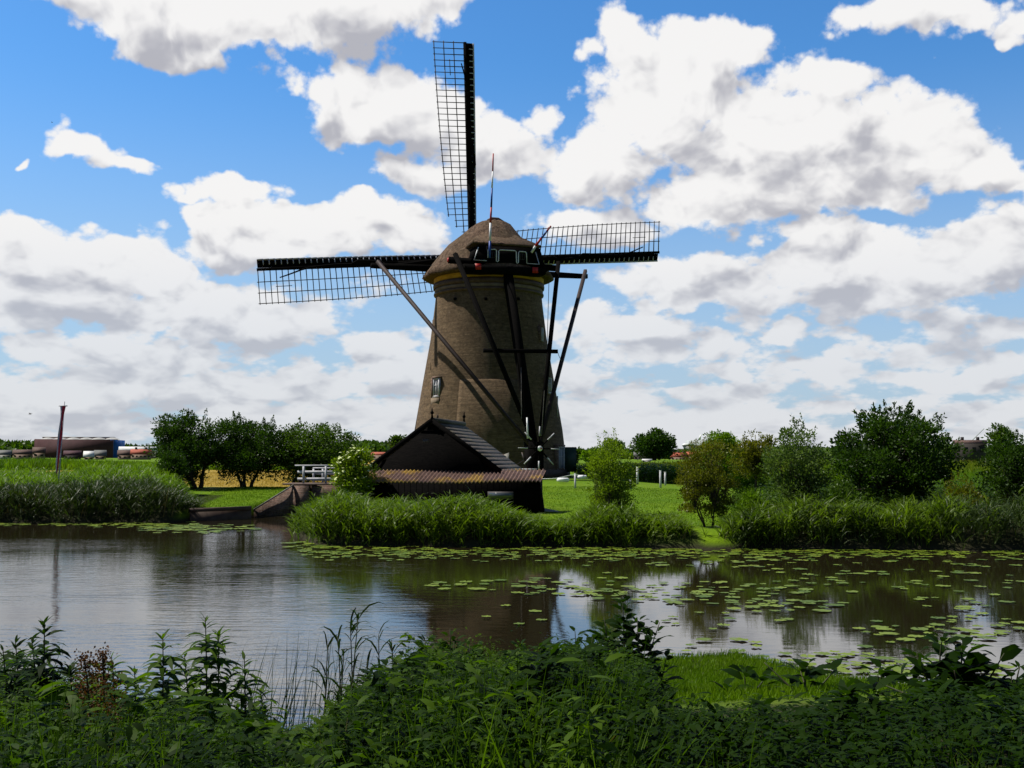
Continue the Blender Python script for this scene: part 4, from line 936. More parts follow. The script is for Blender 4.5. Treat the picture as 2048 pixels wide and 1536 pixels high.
def tree(name, base, crown_c, crown_r, label, cat, lm, nclump=60, nleaf=220, lsize=.09, stems=1, spread=.35, trunk_r=.09, group=None, clump_r=.32, lean=(0, 0), up=.15, spiky=0, shell=.55, bark='bark', stem_spread=.25, low=0):
    """trunk(s), limbs reaching each leaf clump, and clumps of single leaves"""
    base = Vector(base); cc = np.array(crown_c, float); cr = np.array(crown_r, float)
    root = thing(name, tuple(base), label, cat, group)
    tk = MB(); tops = []
    for i in range(stems):
        ang = 2 * math.pi * i / stems + .6; off = Vector((math.cos(ang), math.sin(ang), 0)) * (stem_spread if stems > 1 else 0)
        b0 = base + off * .5 - UP * .1
        t0 = Vector((cc[0], cc[1], cc[2] - cr[2] * .45)) + Vector((math.cos(ang) * cr[0], math.sin(ang) * cr[1], 0)) * (spread if stems > 1 else 0)
        mid_ = b0.lerp(t0, .5) + Vector((random.uniform(-.08, .08) + lean[0], random.uniform(-.05, .05) + lean[1], 0)); 
        mid2 = b0.lerp(t0, .25) + Vector((random.uniform(-.05, .05) + lean[0] * .6, 0, 0))
        tk.tube([b0, mid2, mid_, t0], [trunk_r * 1.25, trunk_r, trunk_r * .85, trunk_r * .6], 8); tops.append(t0)
    # clump centres
    d = rdir(nclump, .1); rad = shell + (1.0 - shell) * RNG.random(nclump) ** .6
    rad = np.where(RNG.random(nclump) < .3, RNG.random(nclump) * shell, rad)
    cen = cc + d * rad[:, None] * cr * (1 + (vnoise(d[:, 0] * 5 + cc[0], d[:, 2] * 5 + d[:, 1] * 3, 1.0, 9) - .5) * .38)[:, None]
    for c in cen:
        t0 = min(tops, key=lambda t: (t.x - c[0]) ** 2 + (t.y - c[1]) ** 2); c = Vector(c)
        m_ = t0.lerp(c, .5) + Vector((0, 0, -.12 * (c - t0).length)) + Vector((random.uniform(-.1, .1), random.uniform(-.1, .1), 0))
        tk.tube([t0 - UP * random.uniform(0, .3), m_, c], [trunk_r * .42, trunk_r * .25, trunk_r * .08], 5, cap=False)
    tk.build('trunk', M[bark], root, smooth=True)
    cw = MB(); n = nclump * nleaf
    idx = np.repeat(np.arange(nclump), nleaf)
    sz = (clump_r * (.6 + .8 * RNG.random(nclump)))[idx]
    off = rdir(n) * (RNG.random(n) ** .45)[:, None] * sz[:, None] * np.array([1.15, 1.15, .75])
    pos = cen[idx] + off
    tone = np.clip((RNG.random(nclump)[idx]) * .5 + RNG.random(n) * .5, 0, 1)
    dirs = unit(off + rdir(n) * .5 * sz[:, None] + np.array([0, 0, up]))
    L = lsize * (.6 + .8 * RNG.random(n)); leaves(cw, pos, dirs, L, L * .55, tone)
    if spiky:
        # upright shoots standing out of the crown
        for i in range(spiky):
            d_ = rdir(1, 1.1)[0]; d_[2] = abs(d_[2]); p0 = cc + d_ * cr * .92; h_ = random.uniform(.18, .42) * cr[2]
            ax_ = unit(np.array([d_[0] * .4 + random.uniform(-.15, .15), d_[1] * .4, 1.0])); m2 = int(nleaf * .3)
            tpar = RNG.random(m2); pos2 = p0 + ax_ * (tpar * h_)[:, None] + RNG.normal(scale=.045, size=(m2, 3)) * (1.2 - tpar)[:, None]
            L2 = lsize * (.6 + .6 * RNG.random(m2)); leaves(cw, pos2, rdir(m2, .8), L2, L2 * .5, RNG.random(m2))
    cw.build('crown', M[lm], root)
    return root
def bx(px, Y): return P(px, 900, Y).x
def wz(py, Y): return P(1024, py, Y).z
def tree_px(name, px0, px1, pt, pb, trunk_px, Y, label, cat, lm, **kw):
    """a tree whose crown spans px0..px1, pt..pb in the photo, standing at distance Y * K"""
    Y = Y * K
    x0, x1 = bx(px0, Y), bx(px1, Y); zt_, zb_ = wz(pt, Y), wz(pb, Y); xt = bx(trunk_px, Y)
    cx, cz = (x0 + x1) / 2, (zt_ + zb_) / 2; rx = (x1 - x0) / 2; rz_ = (zt_ - zb_) / 2
    dep = kw.pop('depth', 1.0)
    return tree(name, (xt, Y, hz(xt, Y)), (cx, Y, cz), (rx * .93, rx * .93 * dep, rz_ * .93), label, cat, lm, **kw)
og = 'orchard trees on the left lawn'
tree_px('fruit_tree', 300, 470, 826, 964, 395, 33.5, 'dense round fruit tree with a forked trunk, leftmost on the left lawn', 'tree', 'leaf_dark', nclump=150, nleaf=170, lsize=.11, stems=3, trunk_r=.10, spiky=18, group=og, clump_r=.44, stem_spread=.3)
tree_px('fruit_tree', 410, 580, 834, 962, 493, 34.2, 'fruit tree on three thin trunks in the middle of the left lawn row', 'tree', 'leaf_dark', nclump=140, nleaf=170, lsize=.11, stems=3, trunk_r=.08, spiky=16, group=og, clump_r=.44, stem_spread=.45)
tree_px('fruit_tree', 535, 712, 848, 968, 590, 34.8, 'lower spreading fruit tree beside the white footbridge railing', 'tree', 'leaf_mid', nclump=150, nleaf=160, lsize=.11, stems=3, trunk_r=.08, spiky=18, group=og, clump_r=.46, stem_spread=.5)
tree_px('shrub', 1168, 1272, 876, 1075, 1222, 21.0, 'light green shrub by the water, nearest the mill', 'shrub', 'leaf_lime', nclump=170, nleaf=90, lsize=.06, stems=5, trunk_r=.02, spiky=26, clump_r=.19, spread=.5, group='shrubs along the right bank')
tree_px('shrub', 1350, 1468, 882, 1045, 1416, 20.8, 'olive green shrub with a bare forked stem in front of the lawn', 'shrub', 'leaf_olive', nclump=150, nleaf=100, lsize=.06, stems=4, trunk_r=.025, spiky=24, clump_r=.19, spread=.5, group='shrubs along the right bank')
tree_px('bush', 1395, 1490, 870, 950, 1440, 27, 'bright green bush rising behind the olive shrub', 'bush', 'leaf_bright', nclump=60, nleaf=130, lsize=.085, stems=4, trunk_r=.03, spiky=9, clump_r=.3)
tree_px('small_tree', 1462, 1562, 872, 958, 1515, 25, 'brownish small tree on a thin leaning trunk', 'tree', 'leaf_olive', nclump=70, nleaf=100, lsize=.08, stems=1, trunk_r=.05, spiky=12, clump_r=.26, lean=(-.12, 0))
tree_px('willow', 1538, 1655, 845, 1065, 1600, 21.6, 'grey green willow with a thin tall top', 'tree', 'leaf_grey', nclump=95, nleaf=120, lsize=.085, stems=4, trunk_r=.04, spiky=12, clump_r=.3)
tree_px('alder', 1668, 1912, 818, 1015, 1790, 22.6, 'big dark broad tree over the reeds on the right', 'tree', 'leaf_dark', nclump=210, nleaf=170, lsize=.105, stems=2, trunk_r=.11, spiky=26, clump_r=.36, stem_spread=.2)
tree_px('bush', 1955, 2130, 865, 1055, 2030, 22.0, 'dark rounded bush at the right edge of the photo', 'bush', 'leaf_dark', nclump=120, nleaf=140, lsize=.085, stems=5, trunk_r=.035, spiky=9, clump_r=.33)
tree_px('bush', 1640, 1712, 905, 1000, 1680, 26, 'yellow green bush between the willow and the big dark tree', 'bush', 'leaf_bright', nclump=55, nleaf=110, lsize=.085, stems=4, trunk_r=.03, spiky=5, clump_r=.3)
tree_px('bush', 1650, 1720, 965, 1080, 1690, 20.2, 'mid green bush reaching down to the water between the willow and the dark tree', 'bush', 'leaf_mid', nclump=60, nleaf=110, lsize=.075, stems=4, trunk_r=.02, spiky=12, clump_r=.22)
tree_px('bush', 1880, 1960, 955, 1075, 1920, 20.6, 'olive bush at the waterside right of the big dark tree', 'bush', 'leaf_olive', nclump=60, nleaf=110, lsize=.07, stems=4, trunk_r=.02, spiky=12, clump_r=.22)
tree_px('bush', 1470, 1535, 985, 1085, 1500, 20.0, 'small light bush at the waterside below the leaning trunk', 'bush', 'leaf_bright', nclump=50, nleaf=110, lsize=.07, stems=4, trunk_r=.02, spiky=10, clump_r=.2)
tree_px('bush', 1735, 1860, 960, 1010, 1800, 26.5, 'low yellow green bush seen under the big dark tree', 'bush', 'leaf_lime', nclump=50, nleaf=90, lsize=.08, stems=4, trunk_r=.02, clump_r=.25)
tree_px('bush', 1455, 1570, 930, 1010, 1520, 27, 'low dense green bush behind the leaning thin trunk', 'bush', 'leaf_bright', nclump=60, nleaf=110, lsize=.08, stems=4, trunk_r=.02, clump_r=.27)
tree_px('bush', 322, 372, 900, 975, 350, 31, 'dark thicket at the left foot of the first fruit tree', 'bush', 'leaf_dark', nclump=60, nleaf=110, lsize=.08, stems=4, trunk_r=.02, clump_r=.25)
# tall thin top of the willow
# elder in flower beside the shed
el = tree_px('elder_bush', 668, 752, 900, 1005, 712, 24.8, 'flowering elder bush with flat white blossoms against the shed', 'bush', 'leaf_lime', nclump=90, nleaf=120, lsize=.085, stems=5, trunk_r=.025, spiky=6, clump_r=.24, depth=.8)
fb = MB(); cc = np.array([bx(708, 24.7 * K), 24.8 * K - .1, wz(950, 24.7 * K)])
for i in range(95):
    d_ = rdir(1, .35)[0]; d_[1] = -abs(d_[1]) * .8; c = cc + d_ * np.array([.78, .7, .95]) * random.uniform(.8, 1.08)
    r_ = random.uniform(.035, .075); n_ = 9; ti = rdir(1, 3.0)[0]
    u_ = unit(np.cross(ti, [0, 1, 0])); v_ = np.cross(ti, u_)
    ring = [tuple(c + r_ * random.uniform(.75, 1.1) * (math.cos(2 * math.pi * j / n_) * u_ + math.sin(2 * math.pi * j / n_) * v_)) for j in range(n_)]
    fb.add([tuple(c + ti * .02)] + ring, [(0, 1 + j, 1 + (j + 1) % n_) for j in range(n_)])
fb.build('blossom', M['flower'], el)

# far trees
def far_tree(px0, px1, pt, pb, Y, label, lm='leaf_mid', n=40, nl=60, **kw):
    sc = Y / 34
    return tree_px('far_tree', px0, px1, pt, pb, (px0 + px1) / 2, Y, label, 'tree', lm, nclump=n, nleaf=nl, lsize=.16 * sc * .8, trunk_r=.08 * sc, clump_r=.34 * sc * (px1 - px0) / 80, group='trees along the horizon', **kw)
far_tree(1272, 1346, 866, 914, 190, 'big round dark tree alone on the horizon right of the mill', 'leaf_dark', 90, 120)
far_tree(1205, 1245, 880, 914, 200, 'pale twin topped tree behind the first shrub', 'leaf_mid')
far_tree(1140, 1166, 900, 922, 120, 'small round tree just right of the mill', 'leaf_mid')
far_tree(1165, 1200, 905, 925, 110, 'low light tree left of the first shrub', 'leaf_bright')
far_tree(780, 820, 873, 905, 170, 'round pale tree left of the tower above the shed roof', 'leaf_mid')
far_tree(1975, 2030, 853, 900, 60, 'light green tree behind the dark bush on the right', 'leaf_mid')
def treeline(px0, px1, pt, pb, Y, label, lm, n):
    Y = Y * K
    x0, x1 = bx(px0, Y), bx(px1, Y); cw = MB(); g_ = hz((x0 + x1) / 2, Y)
    m = n * 90; cen = RNG.random(n); top = wz(pt, Y); cx = x0 + (x1 - x0) * cen
    hh = (top - g_) * (.55 + .45 * vnoise(cen * 40, cen * 0, 3.3, 4)); idx = np.repeat(np.arange(n), 90)
    r_ = Y * .008
    pos = np.stack([cx[idx] + RNG.normal(size=m) * r_ * .7, Y + RNG.normal(size=m) * r_ * 2, g_ + hh[idx] * (RNG.random(m) ** .6)], 1)
    L = Y * .0042 * (.6 + .8 * RNG.random(m)); leaves(cw, pos, rdir(m, .3), L, L * .7, np.clip(RNG.random(n)[idx] * .7 + RNG.random(m) * .3, 0, 1))
    o = cw.build('treeline', M[lm], loc=((x0 + x1) / 2, Y, g_)); tag(o, label, 'treeline', kind='stuff')
treeline(-40, 70, 886, 912, 430, 'distant wood at the left edge of the horizon', 'leaf_mid', 90)
treeline(-60, 330, 893, 912, 520, 'distant line of trees behind the warehouse', 'leaf_dark', 190)
treeline(640, 790, 888, 912, 400, 'distant wood between the orchard and the tower', 'leaf_mid', 120)
treeline(1130, 1420, 903, 915, 300, 'distant low trees right of the mill', 'leaf_mid', 130)
treeline(1420, 2200, 898, 915, 330, 'distant trees behind the right bank bushes', 'leaf_mid', 220)

# ---- masses of reeds and grass
def scatter(x0, x1, y0, y1, n, cond=None):
    x = RNG.uniform(x0, x1, n); y = RNG.uniform(y0, y1, n)
    if cond is not None: m = cond(x, y); x, y = x[m], y[m]
    return x, y * K
def cap_h(prof):
    """plant height at (x, y) that keeps the mass below the outline prof [(px, py)...] seen in the photo"""
    xs_ = [p[0] for p in prof]; ys_ = [p[1] for p in prof]
    def f(x, y):
        px = 1024 + F * x / (y * math.cos(PITCH)); py = np.interp(px, xs_, ys_)
        yy = (768 - py) / F
        z = H + y * (math.sin(PITCH) + yy * math.cos(PITCH)) / (math.cos(PITCH) - yy * math.sin(PITCH))
        return z - height(x, y)
    return f
def limit(Hh, x, y, cap, mult=1.0):
    if cap is None: return Hh, np.ones(len(x), bool)
    c = cap(x, y); r = RNG.uniform(.70, 1.06, len(x)) * (.62 + .5 * vnoise(x, y, .55, 77)).clip(.6, 1.04); return np.minimum(Hh, c * r * mult), c > .12
def grass_mass(name, x, y, hmin, hmax, width, bend, m_, label, nb=3, prof='blade', lean=(0.15, 0), hf=None, cat='grass', spread=.35, kind='stuff', cap=None):
    n = len(x); x = np.repeat(x, nb); y = np.repeat(y, nb); N_ = n * nb
    x = x + RNG.normal(scale=.05, size=N_); y = y + RNG.normal(scale=.05, size=N_)
    z = height(x, y) - .03
    Hh = RNG.uniform(hmin, hmax, N_)
    if hf is not None: Hh = Hh * hf(x, y)
    Hh, ok = limit(Hh, x, y, cap); x, y, z, Hh = x[ok], y[ok], z[ok], Hh[ok]; N_ = len(x)
    D = np.stack([RNG.normal(scale=spread, size=N_) + lean[0], RNG.normal(scale=spread, size=N_) + lean[1], np.ones(N_)], 1)
    mb_ = MB(); tone = np.clip(vnoise(x, y, .8, 2) * .6 + RNG.random(N_) * .5 - .05, 0, 1)
    side = np.stack([RNG.normal(size=N_) + .8, RNG.normal(size=N_) * .7, RNG.normal(size=N_) * .15], 1)
    blades(mb_, np.stack([x, y, z], 1), D, Hh, width * (.6 + .8 * RNG.random(N_)), bend * (.4 + 1.2 * RNG.random(N_)), prof, tone, side)
    o = mb_.build(name, M[m_]); tag(o, label, cat, kind=kind); return o
def reed_mass(name, x, y, hmin, hmax, m_, label, nleaf=8, hf=None, llen=.42, lw=.028, cat='reeds', droop=1.5, lean=.05, cap=None):
    """reed stalks, each with long arching leaves"""
    n = len(x); z = height(x, y) - .05; Hh = RNG.uniform(hmin, hmax, n)
    if hf is not None: Hh = Hh * hf(x, y)
    Hh, ok = limit(Hh, x, y, cap, .94); x, y, z, Hh = x[ok], y[ok], z[ok], Hh[ok]; n = len(x)
    ax_ = unit(np.stack([RNG.normal(scale=.10, size=n) + lean, RNG.normal(scale=.10, size=n) - .02, np.ones(n)], 1))
    mb_ = MB(); base = np.stack([x, y, z], 1)
    tn = np.clip(vnoise(x, y, .7, 8) * .7 + RNG.random(n) * .35, 0, 1)
    blades(mb_, base, ax_, Hh, .014, .15, 'blade', tn * .5)
    idx = np.repeat(np.arange(n), nleaf); m = n * nleaf
    t = .06 + .94 * RNG.random(m) ** .75; a = RNG.uniform(0, 2 * math.pi, m)
    pos = base[idx] + ax_[idx] * (Hh[idx] * t)[:, None]
    dirs = np.stack([np.cos(a) * .75 + .12, np.sin(a) * .75, .75 + .5 * RNG.random(m)], 1)
    blades(mb_, pos, dirs, llen * (.6 + .7 * RNG.random(m)), lw * (.6 + .7 * RNG.random(m)), droop * (.5 + RNG.random(m)), 'lance', np.clip(tn[idx] + RNG.normal(scale=.15, size=m), 0, 1))
    o = mb_.build(name, M[m_]); tag(o, label, cat, kind='stuff'); return o
def leafy_mass(name, x, y, hmin, hmax, m_, label, nleaf=26, lsize=.07, hf=None, cat='undergrowth', rad=.10, cap=None):
    n = len(x); z = height(x, y); Hh = RNG.uniform(hmin, hmax, n)
    if hf is not None: Hh = Hh * hf(x, y)
    Hh, ok = limit(Hh, x, y, cap); x, y, z, Hh = x[ok], y[ok], z[ok], Hh[ok]; n = len(x)
    idx = np.repeat(np.arange(n), nleaf); m = n * nleaf; t = RNG.random(m) ** .7
    ln = RNG.normal(scale=.12, size=(n, 2))
    pos = np.stack([x[idx] + ln[idx, 0] * t * Hh[idx], y[idx] + ln[idx, 1] * t * Hh[idx], z[idx] + Hh[idx] * t], 1) + RNG.normal(scale=rad * .3, size=(m, 3))
    a = RNG.uniform(0, 2 * math.pi, m); dirs = np.stack([np.cos(a), np.sin(a), .25 + RNG.normal(scale=.35, size=m)], 1)
    mb_ = MB(); L = lsize * (.6 + .8 * RNG.random(m)); tn = np.clip(vnoise(x, y, .8, 12) * .7 + RNG.random(n) * .3, 0, 1)
    blades(mb_, pos, dirs, L, L * .36, 1.1, 'leaf', np.clip(tn[idx] + RNG.normal(scale=.12, size=m), 0, 1))
    blades(mb_, np.stack([x, y, z - .03], 1), np.stack([ln[:, 0], ln[:, 1], np.ones(n)], 1), Hh, .012, .05, 'blade', tn)
    o = mb_.build(name, M[m_]); tag(o, label, cat, kind='stuff'); return o
def onland(x, y): return height(x, y) > .1

# outlines of the plant masses along the far banks
CAP_R = cap_h([(560, 1062), (585, 1035), (615, 1012), (650, 990), (700, 985), (750, 1003), (830, 1000), (940, 992), (1000, 1010), (1040, 1030), (1090, 1050), (1130, 1048), (1165, 1035), (1195, 1005), (1240, 1005), (1275, 1036), (1340, 1034), (1395, 1068), (1440, 1060), (1480, 1030), (1515, 1000), (1560, 1018), (1605, 985), (1650, 1015), (1700, 990), (1760, 1020), (1805, 992), (1850, 1012), (1900, 980), (1960, 1008), (2048, 985)])
CAP_BACK = cap_h([(1440, 1000), (1500, 965), (1560, 930), (1640, 915), (1700, 920), (1740, 960), (1860, 965), (1905, 930), (1970, 925), (2060, 940)])
CAP_L = cap_h([(-60, 968), (60, 968), (110, 965), (160, 955), (300, 950), (335, 965), (360, 985), (400, 1000), (440, 1022), (470, 1040)])
CAP_LB = cap_h([(-60, 936), (120, 938), (170, 925), (240, 915), (320, 918), (345, 935), (380, 1000)])
CAP_LM = cap_h([(-100, 934), (200, 940), (300, 950), (400, 960)])
CAP_FAR = cap_h([(-200, 912), (100, 911), (200, 916), (330, 921), (600, 930), (2500, 922)])
CAP_FR = cap_h([(1000, 925), (1250, 922), (1450, 918), (2200, 915)])
x, y = scatter(-6.9, 6.4, 19.0, 22.3, 5600, lambda x, y: (y < yr(x) + 1.9) & (hO(x, y) > -.12))
hfA = lambda x, y: 1.0 + .35 * vnoise(x, y, 1.0, 21)
reed_mass('bank_reeds', x, y, .75, 1.15, 'reed', 'bright green reed grass and nettles along the water before the shed', 9, hfA, .40, .032, cap=CAP_R)
x, y = scatter(-6.4, 1.6, 20.2, 23.8, 3000, lambda x, y: (y > yr(x) + .4) & (y < yr(x) + 3.4))
leafy_mass('nettle_mass', x, y, .55, 1.0, 'leaf_bright', 'leafy nettles crowding up to the shed wall', 26, .085, hfA, cap=CAP_R)
x, y = scatter(5.6, 30, 17.0, 22.5, 6600, lambda x, y: (hO(x, y) > -.12) & (y < yr(x) + 2.6))
hfR = lambda x, y: (.75 + .6 * vnoise(x, y, 1.3, 31)) * np.interp(x, [5.6, 7.2, 9, 30], [.7, .95, 1.0, 1.0])
reed_mass('right_bank_reeds', x, y, .9, 1.4, 'reed_dark', 'dark tall reeds along the right bank below the trees', 8, hfR, .45, .028, cap=CAP_R)
x, y = scatter(5.4, 11.5, 18.6, 21.5, 1500, lambda x, y: (y > yr(x) + .1) & (y < yr(x) + 2.0))
reed_mass('right_bank_grass', x, y, .9, 1.2, 'reed', 'lighter green arching reed grass right of the olive shrub', 9, hfR, .45, .032, cap=CAP_R)
x, y = scatter(7.5, 26, 21.5, 27, 3800)
leafy_mass('right_thicket', x, y, .8, 1.5, 'leaf_mid', 'leafy undergrowth beneath the right bank trees', 22, .09, lambda x, y: .5 + .7 * vnoise(x, y, 1.4, 5), cap=CAP_BACK)
CAP_R2 = lambda x, y: CAP_R(x, y) * 1.22 + .06
x, y = scatter(-6.6, 26, 17.5, 23, 900, lambda x, y: (hO(x, y) > .1) & (y < yr(x) + 2.6))
reed_mass('bank_shoots', x, y, .9, 1.6, 'reed', 'taller single shoots standing out of the bank growth', 10, None, .34, .028, cap=CAP_R2)
x, y = scatter(-6.6, 26, 17.5, 23, 420, lambda x, y: (hO(x, y) > .1) & (y < yr(x) + 2.2))
grass_mass('bank_dry_stalks', x, y, .8, 1.6, .014, .3, 'dry', 'straw coloured old stalks among the bank reeds', 3, cap=CAP_R2, spread=.22)
x, y = scatter(-6.2, 5, 19.2, 22.6, 900, lambda x, y: (hO(x, y) > .1) & (y < yr(x) + 2.8))
leafy_mass('bank_nettles', x, y, .6, 1.2, 'leaf_lime', 'yellow green leafy herbs mixed into the sunlit bank', 26, .09, None, cap=CAP_R)
# beyond the right lawn
x, y = scatter(5, 40, 44, 60, 11000, lambda x, y: y > 46 + vnoise(x, y, 4, 2) * 3)
grass_mass('far_tall_grass', x, y, .9, 1.5, .06, .5, 'tallgrass', 'tall yellow green grass behind the right lawn', 3, hf=lambda x, y: .7 + .6 * vnoise(x, y, 3, 6), cap=CAP_FR)
x, y = scatter(4, 16, 42, 46, 2000, lambda x, y: vnoise(x, y, 2.0, 16) > .35)
leafy_mass('far_bushes', x, y, .6, 1.4, 'leaf_bright', 'bright bushy plants along the far edge of the right lawn', 26, .15, cap=CAP_FR)
x, y = scatter(14, 60, 27, 44, 9000)
grass_mass('right_meadow', x, y, .8, 1.4, .05, .5, 'leaf_bright', 'tall bright meadow grass between the right hand trees', 3, cap=CAP_BACK)
# left bank
x, y = scatter(-26, -10.4, 25.0, 30.5, 6600, lambda x, y: (hO(x, y) > -.12) & (y < 26.4 + 4.2 * sst(-x, 11, 13.5)) & (x < -10.9 + (27 - y)))
hfL = lambda x, y: (.8 + .5 * vnoise(x, y, 1.5, 41))
reed_mass('left_bank_reeds', x, y, .9, 1.4, 'reed_dark', 'dark green reeds along the left bank', 8, hfL, .45, .032, lean=-.03, cap=CAP_L)
x, y = scatter(-26, -11, 25.2, 30.5, 420, lambda x, y: (hO(x, y) > .1))
grass_mass('left_dry_stalks', x, y, .8, 1.6, .016, .3, 'dry', 'straw coloured stalks among the left reeds', 3, cap=lambda x, y: CAP_L(x, y) * 1.2 + .05, spread=.22)
x, y = scatter(-24, -17.5, 27, 31, 1500)
grass_mass('left_rusty_grass', x, y, .8, 1.2, .03, .4, 'leaf_rust', 'rust coloured patch of grass in the far left reeds', 3, cap=lambda x, y: CAP_L(x, y) * 1.08 + .05)
x, y = scatter(-26, -12.6, 28.5, 34, 5200)
reed_mass('left_reed_bed', x, y, .8, 1.3, 'leaf_bright', 'bright green reeds behind the left bank and the banner', 8, lambda x, y: .7 + .5 * vnoise(x, y, 1.5, 43), .45, .034, cap=CAP_LB)
x, y = scatter(-55, -19, 31, 42, 11000)
grass_mass('left_meadow_grass', x, y, .7, 1.1, .04, .4, 'tallgrass', 'long yellow green meadow grass at the far left', 3, cap=CAP_LM)
x, y = scatter(-90, -9, 60, 72, 18000)
grass_mass('far_reed_bed', x, y, .8, 1.5, .10, .4, 'leaf_bright', 'far band of bright reeds before the warehouse', 3, hf=lambda x, y: .7 + .5 * vnoise(x, y, 5, 6), cap=CAP_FAR)
x, y = scatter(8, 110, 62, 75, 11000)
grass_mass('far_reed_band', x, y, .8, 1.5, .10, .4, 'leaf_olive', 'far band of olive reeds behind the right lawn', 3, cap=CAP_FR)
# lawn blades near the shores
x, y = scatter(-5, 10, 21, 34, 42000, lambda x, y: (hO(x, y) > .15) & (y > yr(x) + 1.2))
grass_mass('lawn_grass', x, y, .04, .09, .014, .6, 'grass', 'short mown lawn grass on the right', 2)
x, y = scatter(-13, -9.5, 27.1, 35, 14000)
grass_mass('left_lawn_grass', x, y, .04, .09, .014, .6, 'grass', 'short mown lawn grass under the orchard trees', 2)
x, y = scatter(-22, -7.5, 35.2, 58, 12000)
grass_mass('stubble', x, y, .05, .16, .02, .4, 'stubble', 'dry stubble on the mown field behind the orchard', 2, spread=.5)
# daisies
dm = MB()
for i in range(150):
    px, py = random.uniform(1085, 1340), random.uniform(966, 1040)
    c = G(px, py, .75); g_ = hz(c.x, c.y)
    if c.y / K > yr(c.x) + 1.5: 
        r_ = random.uniform(.015, .028); dm.add([(c.x + r_ * math.cos(a), c.y + r_ * math.sin(a), g_ + .09) for a in np.linspace(0, 2 * math.pi, 6, endpoint=False)], [(0, 1, 2, 3, 4, 5)])
tag(dm.build('daisies', M['flower']), 'tiny white daisies sprinkled over the right lawn', 'daisies', kind='stuff')

# ------------------------------------------------------------------ water lilies
def padmat():
    m, k, out = new_mat('lily_pad'); inf = k.n('ShaderNodeObjectInfo'); at = k.n('ShaderNodeAttribute', attribute_name='tone'); tcn = k.n('ShaderNodeTexCoord')
    r_ = k.m('FRACT', k.m('ADD', inf.outputs['Random'], at.outputs['Fac']))
    c = k.mix(r_, (.05, .095, .005), (.15, .205, .014)); c = k.mix(k.ss(k.noise(tcn.outputs['Object'], 5, 4, .6), .5, .7, 0, .6), c, (.15, .13, .02))
    p = k.n('ShaderNodeBsdfPrincipled'); p.inputs['Roughness'].default_value = .5; p.inputs['Specular IOR Level'].default_value = .2
    k.l.new(c, p.inputs['Base Color']); k.l.new(p.outputs[0], out.inputs[0]); return m
M['pad'] = padmat()
def pad_shape(r_, seed):
    rr = random.Random(seed); n = 20; notch = .16
    pts = [(0, 0, .006)]; 
    for i in range(n):
        a = notch + (2 * math.pi - 2 * notch) * i / (n - 1); q = r_ * (1 + .05 * math.sin(a * 2 + seed) + rr.uniform(-.02, .02)) * (1.12 if i in (0, n - 1) else 1)
        pts.append((q * math.cos(a), q * math.sin(a) * .88, .008 + rr.uniform(0, .010)))
    return pts, [(0, i, i + 1) for i in range(1, n)]
protos = []
for i in range(7):
    q = MB(); pv, pf = pad_shape(1.0, i); q.add([(a, b, c) for a, b, c in pv], pf); protos.append((pv, pf))
padmeshes = []
PCL = [  # px, py, rx, ry, count, radius, label
 (1065, 1174, 115, 20, 26, .22, 'A', 'green lily pad in the cluster before the mill reflection'),
 (1240, 1180, 110, 24, 26, .20, 'B', 'green lily pad in the cluster left of the middle patch'),
 (1400, 1188, 170, 24, 46, .19, 'C', 'green lily pad in the broad middle patch'),
 (1560, 1212, 140, 14, 22, .20, 'D', 'green lily pad trailing right of the middle patch'),
 (900, 1172, 60, 14, 7, .2, 'E', 'green lily pad left of the cluster before the mill reflection'),
 (1680, 1165, 180, 26, 22, .19, 'F', 'green lily pad scattered before the big dark tree reflection'),
 (1940, 1180, 130, 60, 34, .17, 'G', 'green lily pad scattered at the far right of the water'),
 (1930, 1260, 130, 34, 30, .18, 'H', 'green lily pad in the patch at the lower right edge'),
 (1650, 1335, 170, 30, 34, .165, 'I', 'large lily pad in the near patch right of the grassy spit'),
 (1830, 1345, 200, 26, 26, .16, 'J', 'large lily pad close to the near right bank'),
 (1390, 1290, 130, 22, 10, .17, 'K', 'large lily pad lying apart off the grassy spit'),
 (1430, 1245, 150, 22, 10, .17, 'L', 'single lily pad on the bright reflection right of centre'),
 (1020, 1235, 70, 22, 5, .17, 'M', 'single lily pad on the dark mill reflection'),
 (1740, 1270, 160, 26, 12, .17, 'N', 'single lily pad on the dark tree reflection at right'),
]
taken = []; padlist = {}
def free(c, r_):
    for (a, b, q) in taken:
        if (a - c.x) ** 2 + (b - c.y) ** 2 < ((r_ + q) * .88) ** 2: return False
    return True
for (px, py, rx, ry, cnt, rad, ky, lab) in PCL:
    got = tries = 0
    while got < cnt and tries < cnt * 30:
        tries += 1
        a = random.uniform(0, 2 * math.pi); s_ = random.random() ** .6
        X_ = px + rx * s_ * math.cos(a); Y_ = py + ry * s_ * math.sin(a); c = G(X_, Y_, 0)
        r_ = rad * random.uniform(.34, .82)
        if c.y / K < float(yn(c.x)) + .25 or not free(c, r_): continue
        taken.append((c.x, c.y, r_)); got += 1; fx_ = (X_ - px) / rx; fy_ = (Y_ - py) / ry
        i = random.randrange(7)
        while len(padmeshes) <= i:
            j = len(padmeshes); q = MB(); q.add(protos[j][0], protos[j][1], j / 7); t_ = q.build('lily_pad', M['pad']); padmeshes.append(t_.data); bpy.data.objects.remove(t_)
        o = bpy.data.objects.new('lily_pad', padmeshes[i]); C.objects.link(o); o.location = (c.x, c.y, random.uniform(.004, .012)); o.scale = (r_, r_, 1)
        o.rotation_euler = (random.uniform(-.01, .01), random.uniform(-.01, .01), random.uniform(0, 6.28)); tag(o, lab, 'lily pad', 'lily pads, ' + lab.split('lily pad ')[1]); padlist.setdefault(lab, []).append((o, X_, Y_, r_, fx_, fy_))
